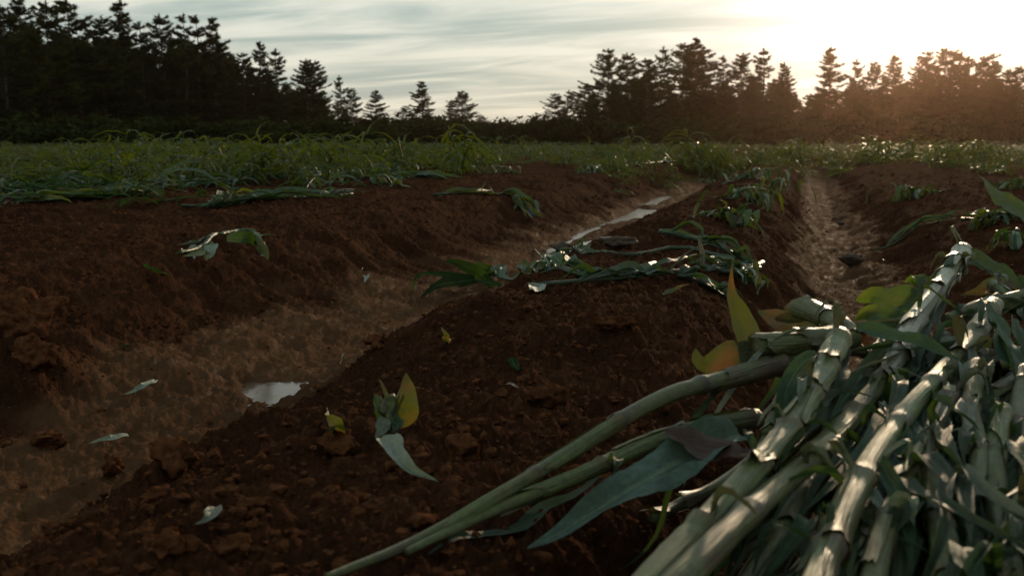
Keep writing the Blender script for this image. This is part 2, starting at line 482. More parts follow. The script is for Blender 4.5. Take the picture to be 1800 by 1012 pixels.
M_SOIL = soil_material()
M_CLOD = plain_material('soil_clod', (0.030, 0.0105, 0.0048), (0.090, 0.037, 0.0165), 60, 0.95, 0.03, 0.010)
M_STONE = plain_material('dark_stone', (0.030, 0.020, 0.014), (0.065, 0.042, 0.028), 30, 0.8, 0.25, 0.004)
M_WATER = water_material()
M_LEAF = leaf_material('corn_leaf', (0.014, 0.034, 0.016), (0.034, 0.064, 0.030), (0.07, 0.12, 0.013), 0.25, 0.46, spec=0.26)
M_LEAFY = leaf_material('yellowing_leaf', (0.022, 0.036, 0.006), (0.050, 0.062, 0.010), (0.085, 0.090, 0.007), 0.5, 0.45, (0.08, 0.085, 0.025), (0.10, 0.040, 0.010), 0.8)
M_LEAFG = leaf_material('fresh_leaf', (0.020, 0.042, 0.008), (0.045, 0.075, 0.013), (0.11, 0.17, 0.010), 0.5, 0.45, (0.09, 0.12, 0.03), (0.10, 0.09, 0.012), 0.5, 0.3)
M_LEAFM = leaf_material('matte_dark_leaf', (0.012, 0.030, 0.012), (0.026, 0.050, 0.020), (0.05, 0.09, 0.010), 0.3, 0.7, spec=0.0)  # darker, fully matte corn leaf with no specular reflection
M_LEAFB = leaf_material('broad_grey_leaf', (0.035, 0.062, 0.045), (0.070, 0.108, 0.080), (0.09, 0.13, 0.03), 0.2, 0.48, spec=0.3, vein=48)
M_LEAFD = leaf_material('dry_leaf', (0.05, 0.025, 0.015), (0.10, 0.06, 0.04), (0.12, 0.05, 0.02), 0.25, 0.5, (0.12, 0.08, 0.05))
M_LEAFP = leaf_material('pale_leaf', (0.085, 0.11, 0.075), (0.17, 0.20, 0.145), (0.12, 0.15, 0.06), 0.2, 0.4, (0.25, 0.27, 0.2))
M_SHEATH = leaf_material('leaf_sheath', (0.028, 0.038, 0.011), (0.112, 0.122, 0.040), (0.14, 0.15, 0.05), 0.12, 0.42, (0.16, 0.165, 0.10), (0.085, 0.045, 0.026), 0.7, 0.38, 0.03, 95, True)
M_SHEATHW = leaf_material('white_sheath', (0.16, 0.165, 0.11), (0.36, 0.35, 0.26), (0.2, 0.2, 0.1), 0.1, 0.36, (0.4, 0.4, 0.3), (0.14, 0.08, 0.05), 0.5, 0.5, 0.15, 95, True)
M_STALK = leaf_material('corn_stem', (0.036, 0.050, 0.011), (0.104, 0.116, 0.030), (0.2, 0.2, 0.1), 0.0, 0.42, (0.15, 0.165, 0.085), (0.07, 0.040, 0.026), 0.4, 0.38, 0.05, 60)
M_CROP = leaf_material('crop_leaf', (0.015, 0.030, 0.006), (0.038, 0.056, 0.010), (0.085, 0.105, 0.007), 0.42, 0.45, (0.09, 0.105, 0.035), (0.10, 0.08, 0.012), 0.4, 0.16)
M_NEEDLE = plain_material('pine_needles', (0.014, 0.022, 0.010), (0.034, 0.045, 0.018), 1.2, 0.7, 0.05, 0, (0.05, 0.06, 0.012), 0.22, 0.5)
M_SHRUB = plain_material('shrub_leaves', (0.010, 0.015, 0.006), (0.024, 0.032, 0.011), 1.5, 0.7, 0.05, 0, (0.04, 0.05, 0.010), 0.12, 0.6)
M_BARK = plain_material('pine_bark', (0.035, 0.022, 0.016), (0.08, 0.05, 0.035), 6, 0.9, 0.2, 0.02)

# ------------------------------------------------------------------ ground
def make_ground():
    az0 = YAW                                        # counter-clockwise from +Y
    dense = np.linspace(-math.radians(35), math.radians(35), 720)
    rest = np.linspace(math.radians(35), 2 * math.pi - math.radians(35), 122)[1:-1]
    ang = np.concatenate([dense, rest]) + az0
    rr = np.concatenate([np.exp(np.linspace(math.log(0.32), math.log(48), 740)), np.exp(np.linspace(math.log(48), math.log(3500), 42))[1:]])
    A, R = np.meshgrid(ang, rr)
    X = -np.sin(A) * R; Y = np.cos(A) * R
    z, wet = ground_fields(X.ravel(), Y.ravel())
    V = np.stack([X.ravel(), Y.ravel(), z], 1)
    nr, na = A.shape
    i = np.arange(nr - 1)[:, None] * na
    j = np.arange(na)[None, :]
    jn = (j + 1) % na
    Fq = np.stack([i + j, i + jn, i + na + jn, i + na + j], -1).reshape(-1, 4)[:, ::-1]
    # close the small hole under the camera
    c = len(V)
    V = np.vstack([V, [[0, 0, float(H(0, 0)[0])]]])
    wet = np.append(wet, 0)
    Ft = np.stack([np.full(na, c), np.arange(na), (np.arange(na) + 1) % na], 1)
    o = build('ground', V, [Fq, Ft], M_SOIL, attrs={'wet': wet})
    # face normals up
    tag(o, 'red brown ploughed soil worn into raised beds and furrows', kind='structure')
    return o
ground = make_ground()

for bx, by, hw, hl, lev in PUDDLES:
    k = 40
    a = np.linspace(0, 2 * math.pi, k, endpoint=False)
    s = 2.3
    V = np.stack([bx + hw * s * np.cos(a), by + hl * s * np.sin(a), np.full(k, lev)], 1)
    V = np.vstack([[[bx, by, lev]], V])
    Ft = np.stack([np.zeros(k), 1 + np.arange(k), 1 + (np.arange(k) + 1) % k], 1)
    tag(build('puddle', V, Ft, M_WATER), 'shallow muddy rainwater lying on the furrow floor', kind='structure')

ys = np.linspace(STREAM_Y0, STREAM_Y1, 60)
V = np.concatenate([np.stack([stream_x(ys) + sd * 0.19, ys, np.full(60, STREAM_Z)], 1) for sd in (-1, 1)])
a = np.arange(59)
tag(build('stream_water', V, np.stack([a, a + 60, a + 61, a + 1], 1), M_WATER), 'thin broken stream of water along the far part of the left furrow', kind='structure')

# ------------------------------------------------------------------ trees
def tufts(pos, dirs, length, width, rng, n=4, spread=0.8):
    """needle tufts: n thin triangles around each point"""
    m = len(pos)
    pos = np.repeat(pos, n, 0); dirs = np.repeat(dirs, n, 0)
    d = dirs + rng.normal(0, spread, pos.shape)
    d /= np.linalg.norm(d, axis=1, keepdims=True) + 1e-9
    s = np.cross(d, rng.normal(0, 1, pos.shape)); s /= np.linalg.norm(s, axis=1, keepdims=True) + 1e-9
    ln = length * rng.uniform(0.6, 1.3, (len(pos), 1)); wd = width * rng.uniform(0.6, 1.3, (len(pos), 1))
    a = pos - s * wd * 0.5; b = pos + s * wd * 0.5; c = pos + d * ln
    return np.stack([a, b, c], 1).reshape(-1, 3)

def tube(path, radii, sides=6):
    path = np.asarray(path, float); n = len(path)
    T = np.gradient(path, axis=0); T /= np.linalg.norm(T, axis=1, keepdims=True) + 1e-9
    up = np.array([0.31, 0.2, 0.93]) if abs(T[0, 2]) < 0.8 else np.array([1.0, 0.1, 0])
    S = np.cross(T, up); S /= np.linalg.norm(S, axis=1, keepdims=True) + 1e-9
    B = np.cross(S, T)
    a = np.linspace(0, 2 * math.pi, sides, endpoint=False)
    V = path[:, None, :] + np.asarray(radii)[:, None, None] * (np.cos(a)[None, :, None] * S[:, None, :] + np.sin(a)[None, :, None] * B[:, None, :])
    i = np.arange(n - 1)[:, None] * sides; j = np.arange(sides)[None, :]; jn = (j + 1) % sides
    F = np.stack([i + j, i + jn, i + sides + jn, i + sides + j], -1).reshape(-1, 4)
    return V.reshape(-1, 3), F

def merge(parts):
    Vs, Fs, off = [], [], 0
    for V, F in parts:
        Vs.append(V); Fs.append(F + off); off += len(V)
    return np.vstack(Vs), np.vstack(Fs)

def conifer_proto(kind, seed):
    """unit-height conifer meshes: trunk, limbs, crown"""
    rng = np.random.default_rng(seed)
    Ht = 14.0
    zs = np.linspace(0, Ht, 12)
    lean = rng.normal(0, 0.15, 2)
    tp = np.stack([lean[0] * (zs / Ht) ** 2 + 0.08 * np.sin(zs * 0.5 + seed), lean[1] * (zs / Ht) ** 2, zs], 1)
    rad = np.interp(zs / Ht, [0, 0.05, 1], [0.20, 0.15, 0.015])
    TV, TF = tube(tp, rad, 8)
    limbs = []; cpos = []; cdir = []
    if kind == 'spruce':
        cb, step, rmax, droop, rise = 0.05, 0.46, 3.0, -0.30, 0.42
        prof = lambda t: 0.9 * (1 - t) ** 0.72 + 0.05
    elif kind == 'pine':
        cb, step, rmax, droop, rise = 0.10, 0.50, 2.6, -0.05, 0.45
        prof = lambda t: min(1.0, 1.35 * (1 - t) ** 0.62) + 0.05
    else:  # open pine
        cb, step, rmax, droop, rise = 0.16, 0.72, 2.3, -0.12, 0.5
        prof = lambda t: (1 - t) ** 0.65 + 0.05
    nwh = int(Ht * (1 - cb) / step)
    for w in range(nwh):
        t = min(max((w + rng.uniform(-0.25, 0.25)) / nwh, 0.0), 0.985)
        z = Ht * (cb + (1 - cb) * t)
        gap = rng.uniform(0.85, 1.08)
        for b in range(6):
            if rng.uniform() < (0.12 if kind != 'sparse' else 0.3): continue
            az = rng.uniform(0, 2 * math.pi)
            z = Ht * (cb + (1 - cb) * t) + rng.normal(0, 0.26) * (1 - 0.6 * t)
            ln = rmax * prof(t) * gap * rng.uniform(0.6, 1.15)
            if rng.uniform() < 0.08: ln *= 1.3
            u = np.linspace(0, 1, 6)
            hz = np.stack([np.cos(az) * u * ln, np.sin(az) * u * ln], 1)
            vz = ln * (droop * u * (1 - t * 1.4) + rise * u ** 2.2 * (0.3 + t * 0.9))
            bp = np.stack([np.interp(z, zs, tp[:, 0]) + hz[:, 0], np.interp(z, zs, tp[:, 1]) + hz[:, 1], z + vz], 1)
            limbs.append(tube(bp, np.linspace(0.045, 0.012, 6) * (0.5 + ln / 4), 3))
            nt_ = int(8 + ln * 14)
            uu = rng.uniform(0.2 if ln > 1 else 0.05, 1.0, nt_) ** 0.8
            side = rng.uniform(-1, 1, nt_) * 0.34 * ln * (1.1 - uu * 0.85)
            cp = np.stack([np.interp(uu, u, bp[:, k]) for k in range(3)], 1)
            perp = np.array([-math.sin(az), math.cos(az), 0])
            cp = cp + perp[None, :] * side[:, None] + np.array([0, 0, 1])[None, :] * (rng.normal(0.0, 0.05, (nt_, 1)) - 0.12 * np.abs(side)[:, None])
            cpos.append(cp)
            dd = np.array([math.cos(az) * 0.8, math.sin(az) * 0.8, 0.35 if kind != 'spruce' else 0.12])
            cdir.append(np.repeat(dd[None, :], nt_, 0) + perp[None, :] * np.sign(side)[:, None] * 0.5)
    # leader
    lz = np.linspace(0.965, 1.0, 8) * Ht
    cpos.append(np.stack([np.interp(lz, zs, tp[:, 0]), np.interp(lz, zs, tp[:, 1]), lz], 1)); cdir.append(np.repeat([[0, 0, 1.0]], 8, 0))
    cpos = np.vstack(cpos); cdir = np.vstack(cdir)
    CV = tufts(cpos, cdir, 0.31, 0.06, rng, 8, 0.6)
    LV, LF = merge(limbs)
    return dict(trunk=(TV, TF), limb=(LV, LF), crown=(CV, np.arange(len(CV)).reshape(-1, 3)), H=Ht)

def mesh_only(name, V, F, mat):
    o = build(name, V, F, mat)
    me = o.data
    bpy.data.objects.remove(o)
    return me

PROTO = {}
for kind, n in (('spruce', 4), ('pine', 5), ('sparse', 3)):
    PROTO[kind] = []
    for i in range(n):
        d = conifer_proto(kind, 100 + i * 7 + len(kind))
        PROTO[kind].append((mesh_only('trunk', *d['trunk'], M_BARK), mesh_only('limbs', *d['limb'], M_BARK), mesh_only('crown', *d['crown'], M_NEEDLE), d['H']))

def place_tree(kind, px, topy, dist, label, group, var=None, wscale=1.0):
    q = P(px, 248, dist); top = P(px, topy, dist)
    tm, lm, cm, Ht = PROTO[kind][(random.randrange(len(PROTO[kind])) if var is None else var % len(PROTO[kind]))]
    hgt = top[2] + 0.1
    s = hgt / Ht
    name = 'spruce_tree' if kind == 'spruce' else 'pine_tree'
    r = bpy.data.objects.new(name, None)
    r.empty_display_size = 0.5
    COL.objects.link(r)
    r.location = (q[0], q[1], -0.1)
    r.rotation_euler = (0, 0, random.uniform(0, 6.28))
    ws = s * wscale * random.uniform(1.2, 1.6)
    r.scale = (ws, ws, s)
    tag(r, label, 'tree', group)
    for nm, me in (('trunk', tm), ('limbs', lm), ('crown', cm)):
        o = bpy.data.objects.new(nm, me); COL.objects.link(o); o.parent = r
        if nm != 'trunk': o['kind'] = 'stuff'
    return r

ORD = ['first', 'second', 'third', 'fourth', 'fifth', 'sixth', 'seventh', 'eighth', 'ninth', 'tenth', 'eleventh', 'twelfth', 'thirteenth',
       'fourteenth', 'fifteenth', 'sixteenth', 'seventeenth', 'eighteenth', 'nineteenth', 'twentieth', 'twenty-first', 'twenty-second', 'twenty-third']
KDESC = {'spruce': 'pointed dark spruce with layered boughs', 'pine': 'dark pine with a broad ragged crown', 'sparse': 'thin open pine'}
left = [(18, 14, 'pine'), (48, 3, 'pine'), (94, 9, 'pine'), (145, 6, 'pine'), (188, 34, 'pine'), (218, 7, 'spruce'), (258, 44, 'sparse'), (294, 32, 'pine'), (331, 31, 'sparse'), (356, 33, 'sparse'),
        (381, 36, 'spruce'), (433, 97, 'pine'), (462, 77, 'spruce'), (490, 89, 'sparse'), (541, 107, 'pine'), (557, 110, 'pine'), (602, 135, 'sparse'), (620, 156, 'pine')]
for i, (px, ty, k) in enumerate(left):
    place_tree(k, px, ty, 92 + px * 0.09, '%s, %s top from the left in the left stand' % (KDESC[k], ORD[i]), 'conifers of the left stand', i)
mid = [(662, 160, 'spruce', 150, 'small lone spruce standing just right of the end of the left stand'),
       (714, 187, 'pine', 170, 'low ragged pine against the left side of the lone tall middle spruce'),
       (743, 145, 'spruce', 155, 'tall lone spruce in the gap between the two stands'),
       (793, 178, 'sparse', 165, 'thin pine leaning against the spiky lone pine in the gap'),
       (813, 161, 'pine', 160, 'spiky lone pine, last tall tree before the low gap on the skyline'),
       (848, 204, 'pine', 175, 'short bushy pine at the left edge of the low skyline gap'),
       (976, 166, 'pine', 150, 'slim pine, first of three at the left end of the right stand'),
       (996, 160, 'sparse', 150, 'slim pine, middle of three at the left end of the right stand'),
       (1021, 151, 'pine', 150, 'tallest of three slim pines at the left end of the right stand')]
for i, (px, ty, k, d, lab) in enumerate(mid):
    place_tree(k, px, ty, d, lab, 'trees in the gap between the stands', i, 1.4)
right = [(1067, 90, 'pine'), (1102, 97, 'pine'), (1137, 105, 'pine'), (1159, 86, 'sparse'), (1198, 80, 'pine'), (1218, 71, 'spruce'), (1232, 86, 'pine'), (1267, 101, 'sparse'), (1300, 96, 'pine'), (1339, 89, 'sparse'),
         (1378, 112, 'spruce'), (1455, 87, 'spruce'), (1495, 107, 'sparse'), (1531, 111, 'pine'), (1565, 101, 'spruce'), (1621, 94, 'pine'), (1652, 87, 'pine'), (1682, 95, 'pine'), (1698, 102, 'sparse'),
         (1718, 102, 'pine'), (1738, 97, 'sparse'), (1766, 124, 'pine'), (1791, 119, 'pine')]
for i, (px, ty, k) in enumerate(right):
    place_tree(k, px, ty, 122 + 6 * math.sin(i * 2.3), '%s, %s top from the left in the right stand' % (KDESC[k], ORD[i]), 'conifers of the right stand', i + 1)
# trees behind, closing the stands
for i in range(85):
    px = random.uniform(-140, 600)
    ty = np.interp(px, [-140, 0, 380, 480, 600], [52, 54, 72, 128, 178]) + random.uniform(0, 34)
    place_tree(random.choice(['pine', 'pine', 'spruce']), px, ty, 100 + max(px, 0) * 0.09 + random.uniform(3, 35), 'dark conifer packed into the shadow inside the left stand', 'conifers inside the left stand', None, 1.15)
for i in range(100):
    px = random.uniform(1035, 1960)
    ty = np.interp(px, [1035, 1100, 1380, 1410, 1460, 1600, 1960], [165, 130, 140, 170, 150, 125, 130]) + random.uniform(0, 40)
    place_tree(random.choice(['pine', 'pine', 'spruce']), px, ty, 130 + random.uniform(3, 40), 'brown hazed conifer packed inside the right stand', 'conifers inside the right stand', None, 1.15)

# shrubs along the foot of the wood
def shrub_proto(seed):
    rng = np.random.default_rng(seed)
    cl = rng.normal(0, 1, (26, 3)) * [1.0, 1.0, 0.45]; cl[:, 2] = np.abs(cl[:, 2]) + 0.35
    pts = np.vstack([c + rng.normal(0, 0.34, (60, 3)) for c in cl])
    pts = pts[pts[:, 2] > 0.05]
    CV = tufts(pts, np.repeat([[0, 0, 0.6]], len(pts), 0), 0.30, 0.20, rng, 2, 1.0)
    st = [tube(np.linspace([0, 0, 0], c * [0.8, 0.8, 0.8], 5), np.linspace(0.05, 0.015, 5), 4) for c in cl[:8]]
    return merge(st), (CV, np.arange(len(CV)).reshape(-1, 3))
SHR = []
for i in range(4):
    s, c = shrub_proto(300 + i)
    SHR.append((mesh_only('stems', *s, M_BARK), mesh_only('foliage', *c, M_SHRUB)))
def place_shrub(px, topy, dist, label, group):
    q = P(px, 248, dist); t = P(px, topy, dist)
    r = bpy.data.objects.new('shrub', None); COL.objects.link(r)
    r.location = (q[0], q[1], -0.1); r.rotation_euler = (0, 0, random.uniform(0, 6.28))
    s = (t[2] + 0.1) / 2.35
    r.scale = (s * random.uniform(1.3, 2.0), s * random.uniform(1.3, 2.0), s)
    tag(r, label, 'shrub', group)
    sm, fm = random.choice(SHR)
    for nm, me in (('stems', sm), ('foliage', fm)):
        o = bpy.data.objects.new(nm, me); COL.objects.link(o); o.parent = r; o['kind'] = 'stuff'
for i in range(95):
    px = -120 + i * 21.5 + random.uniform(-9, 9)
    if 845 < px < 960:
        ty = random.uniform(212, 224)
    elif 620 < px < 1045:
        ty = random.uniform(198, 215)
    else:
        ty = random.uniform(196, 232)
    side = 'left' if px < 640 else 'right'
    if 620 < px < 1045:
        place_shrub(px, ty, random.uniform(140, 165), 'low rounded shrub in the dark hedge line across the gap', 'shrubs across the gap')
    else:
        place_shrub(px, ty, (88 if px < 640 else 112) + random.uniform(-3, 6), 'dark shrub growing at the foot of the %s stand' % side, 'shrubs at the foot of the %s stand' % side)
for px, ty, lab in ((879, 214, 'tiny round treetop shrub, leftmost in the low skyline gap'), (902, 206, 'bushy shrub, middle one in the low skyline gap'), (925, 199, 'tallest leafy shrub in the low skyline gap'), (943, 212, 'low shrub at the right end of the skyline gap')):
    place_shrub(px, ty, 150, lab, 'shrubs on the gap skyline')

# ------------------------------------------------------------------ corn: blades, stems, sheaths
def resample(pts, n):
    pts = np.asarray(pts, float)
    if len(pts) == 2:
        return np.linspace(pts[0], pts[1], n)
    P_ = np.vstack([2 * pts[0] - pts[1], pts, 2 * pts[-1] - pts[-2]])
    seg = np.linalg.norm(np.diff(pts, axis=0), axis=1)
    cum = np.concatenate([[0], np.cumsum(seg)])
    s = np.linspace(0, cum[-1], n)
    out = []
    for v in s:
        i = min(np.searchsorted(cum, v, side='right') - 1, len(seg) - 1)
        t = (v - cum[i]) / max(seg[i], 1e-9)
        p0, p1, p2, p3 = P_[i], P_[i + 1], P_[i + 2], P_[i + 3]
        out.append(0.5 * (2 * p1 + (p2 - p0) * t + (2 * p0 - 5 * p1 + 4 * p2 - p3) * t * t + (3 * p1 - p0 - 3 * p2 + p3) * t ** 3))
    return np.array(out)

def blade(path, width, n=18, cols=7, up=(0, 0, 1), fold=0.25, ripple=0.18, twist=(0, 0), seed=0, tipw=0.0, base=0.45, droop=0.0, tpow=0.75):
    """a long leaf with a folded midrib and rippled margins"""
    rng = np.random.default_rng(seed)
    p = resample(path, n)
    js = np.linspace(0, 1, n)
    for k in range(3):
        p[:, k] += 0.05 * width * (np.sin(js * rng.uniform(5, 9) + rng.uniform(0, 6)) * rng.normal(0, 1) + 0.5 * np.sin(js * rng.uniform(12, 18) + rng.uniform(0, 6)) * rng.normal(0, 1))
    T = np.gradient(p, axis=0); T /= np.linalg.norm(T, axis=1, keepdims=True) + 1e-9
    upv = np.asarray(up, float)
    S = np.cross(T, upv[None, :]); ln = np.linalg.norm(S, axis=1, keepdims=True)
    S = np.where(ln > 0.05, S / np.maximum(ln, 1e-6), np.array([[1.0, 0, 0]]))
    for i in range(1, n):
        if np.dot(S[i], S[i - 1]) < 0: S[i] = -S[i]
    Nn = np.cross(S, T)
    t = np.linspace(0, 1, n)
    tw = twist[0] + (twist[1] - twist[0]) * t
    Sr = S * np.cos(tw)[:, None] + Nn * np.sin(tw)[:, None]
    Nr = -S * np.sin(tw)[:, None] + Nn * np.cos(tw)[:, None]
    w = base + (1 - base) * np.clip(t / 0.3, 0, 1) ** 0.7
    w = w * np.where(t > 0.35, np.clip((1 - t) / 0.65, 0, 1) ** tpow * (1 - tipw) + tipw, 1.0) * width * 0.5
    w = w * (1 + 0.05 * np.sin(t * rng.uniform(8, 14) + rng.uniform(0, 6)))
    c = np.linspace(-1, 1, cols)
    ph = rng.uniform(0, 6.28, 2); fr = rng.uniform(9, 16, 2)
    rip = np.where(c[None, :] < 0, np.sin(fr[0] * t[:, None] + ph[0]), np.sin(fr[1] * t[:, None] + ph[1])) * ripple
    curl = fold * np.abs(c)[None, :] + rip * (c ** 2)[None, :] - droop * (c ** 2)[None, :]
    cc, tt = np.meshgrid(c, t)
    curl = curl + 0.16 * perlin(cc * 2.2 + seed, tt * 11 + seed * 0.7, seed % 97) + 0.09 * perlin(cc * 4.1, tt * 26 + seed, seed % 89)
    V = p[:, None, :] + Sr[:, None, :] * (c[None, :] * w[:, None])[:, :, None] * math.cos(min(abs(fold), 1.2)) + Nr[:, None, :] * (curl * w[:, None])[:, :, None]
    i = np.arange(n - 1)[:, None] * cols; j = np.arange(cols - 1)[None, :]
    F = np.stack([i + j, i + j + 1, i + cols + j + 1, i + cols + j], -1).reshape(-1, 4)
    UV = np.stack([np.broadcast_to((c * 0.5 + 0.5)[None, :], (n, cols)), np.broadcast_to(t[:, None], (n, cols))], -1).reshape(-1, 2)
    return V.reshape(-1, 3), F, UV

def frames(p, up=(0.2, 0.1, 1)):
    T = np.gradient(p, axis=0); T /= np.linalg.norm(T, axis=1, keepdims=True) + 1e-9
    S = np.cross(T, np.asarray(up, float)[None, :]); S /= np.linalg.norm(S, axis=1, keepdims=True) + 1e-9
    return T, S, np.cross(S, T)

STEM_NODE = [None]
def stem_mesh(path, r0, r1, nodes, n=60, sides=14, seed=0):
    p = resample(path, n); T, S, B = frames(p)
    t = np.linspace(0, 1, n)
    r = r0 + (r1 - r0) * t
    for nd in nodes:
        r = r * (1 + 0.20 * np.exp(-((t - nd) / 0.010) ** 2) - 0.08 * np.exp(-((t - nd - 0.022) / 0.012) ** 2))
    a = np.linspace(0, 2 * math.pi, sides, endpoint=False)
    V = p[:, None, :] + r[:, None, None] * (np.cos(a)[None, :, None] * S[:, None, :] + 0.9 * np.sin(a)[None, :, None] * B[:, None, :])
    i = np.arange(n - 1)[:, None] * sides; j = np.arange(sides)[None, :]; jn = (j + 1) % sides
    F = np.stack([i + j, i + sides + j, i + sides + jn, i + jn], -1).reshape(-1, 4)
    UV = np.stack([np.broadcast_to((a / 6.2832)[None, :], (n, sides)), np.broadcast_to(t[:, None] * 6, (n, sides))], -1).reshape(-1, 2)
    V = V.reshape(-1, 3)
    c0, c1 = len(V), len(V) + 1
    V = np.vstack([V, p[:1] - T[:1] * 0.002, p[-1:] + T[-1:] * 0.002])
    UV = np.vstack([UV, [[0.5, 0]], [[0.5, 6]]])
    caps = np.concatenate([np.stack([np.full(sides, c0), np.arange(sides), (np.arange(sides) + 1) % sides], 1),
                           np.stack([np.full(sides, c1), (n - 1) * sides + (np.arange(sides) + 1) % sides, (n - 1) * sides + np.arange(sides)], 1)])
    nv = np.zeros(n)
    for nd in nodes:
        nv = np.maximum(nv, 0.9 * np.exp(-((t - nd) / 0.011) ** 2))
    STEM_NODE[0] = np.concatenate([np.repeat(nv, sides), [0, 0]])
    return V, [F, caps], UV, p, r

def sheath_mesh(p, r, i0, i1, flare=0.5, gap=0.5, seed=0, sides=20, torn=0.5):
    """leaf sheath wrapped round the stem from sample i0 to i1, its torn lip standing open at i1"""
    rng = np.random.default_rng(seed)
    m = 11
    s = np.linspace(i0, i1, m)
    ii = np.arange(len(p))
    q = np.stack([np.interp(s, ii, p[:, k]) for k in range(3)], 1)
    rr = np.interp(s, ii, r)
    T, S, B = frames(q)
    u = np.linspace(0, 1, m)
    a0 = rng.uniform(0, 6.28)
    a = a0 + np.linspace(0, 2 * math.pi - gap, sides)
    slant = rng.uniform(0.3, 1.4) * np.cos(np.linspace(0, 2 * math.pi, sides) - rng.uniform(0, 6.28))
    open_ = rng.uniform(0.2, 1.3)
    au = a[None, :] + (np.linspace(-0.5, 0.5, sides)[None, :] * -open_) * (u ** 2.5)[:, None]
    jag = rng.uniform(-1, 1, sides) * 0.35
    spike = np.zeros(sides)
    for _ in range(int(rng.integers(1, 4))):
        spike = spike + rng.uniform(0.5, 2.2) * np.exp(-((np.linspace(0, 1, sides) - rng.uniform(0.05, 0.95)) / rng.uniform(0.05, 0.13)) ** 2)
    lipu = np.clip((u - 0.74) / 0.26, 0, 1)
    rad = rr[:, None] * (1.06 + 0.08 * u[:, None] + flare * (lipu ** 1.8)[:, None] * (0.15 + 0.75 * spike)[None, :])
    rad = rad * (1 + 0.05 * np.sin(3 * a[None, :] + 4 * u[:, None] + a0) + 0.035 * np.sin(7 * a[None, :] - 3 * u[:, None]) + 0.018 * rng.normal(0, 1, (m, sides)))
    V = q[:, None, :] + rad[:, :, None] * (np.cos(au)[:, :, None] * S[:, None, :] + np.sin(au)[:, :, None] * B[:, None, :])
    shift = (lipu ** 1.1)[:, None] * (jag + spike * 1.1 + slant * 1.3)[None, :] * torn * rr.mean() * 1.7
    V = V + T[:, None, :] * shift[:, :, None]
    i = np.arange(m - 1)[:, None] * sides; j = np.arange(sides - 1)[None, :]
    F = np.stack([i + j, i + sides + j, i + sides + j + 1, i + j + 1], -1).reshape(-1, 4)
    UV = np.stack([np.broadcast_to(np.linspace(0.05, 0.45, sides)[None, :], (m, sides)), np.broadcast_to(u[:, None], (m, sides))], -1).reshape(-1, 2)
    lip = q[-1] + (np.cos(a[sides // 2]) * S[-1] + np.sin(a[sides // 2]) * B[-1]) * rad[-1, sides // 2]
    return V.reshape(-1, 3), F, UV, lip, T[-1], S[-1], B[-1]

def add_blade(parent, origin, path, width, mat=None, name='leaf', label=None, **kw):
    V, F, UV = blade(path, width, **kw)
    o = build(name, V, F, mat or M_LEAF, UV, parent, origin)
    if label: o['label'] = label
    return o

def rest_path(start, direc, length, rng, zfun, lift=0.0, n=6, sag=1.0):
    """a limp leaf: starts along direc, falls and then lies on whatever zfun gives below it"""
    d = np.asarray(direc, float); d = d / np.linalg.norm(d)
    p = np.asarray(start, float).copy(); pts = [p.copy()]
    st = length / (n - 1)
    for k in range(n - 1):
        d = d + np.array([rng.normal(0, 0.16), rng.normal(0, 0.16), -0.42 * sag])
        d /= np.linalg.norm(d)
        p = p + d * st
        z = zfun(p[0], p[1]) + 0.006 + lift
        if p[2] < z:
            p[2] = z; d[2] = max(d[2], 0.0)
        pts.append(p.copy())
    return np.array(pts)

def gz(x, y):
    return float(H(x, y)[0])

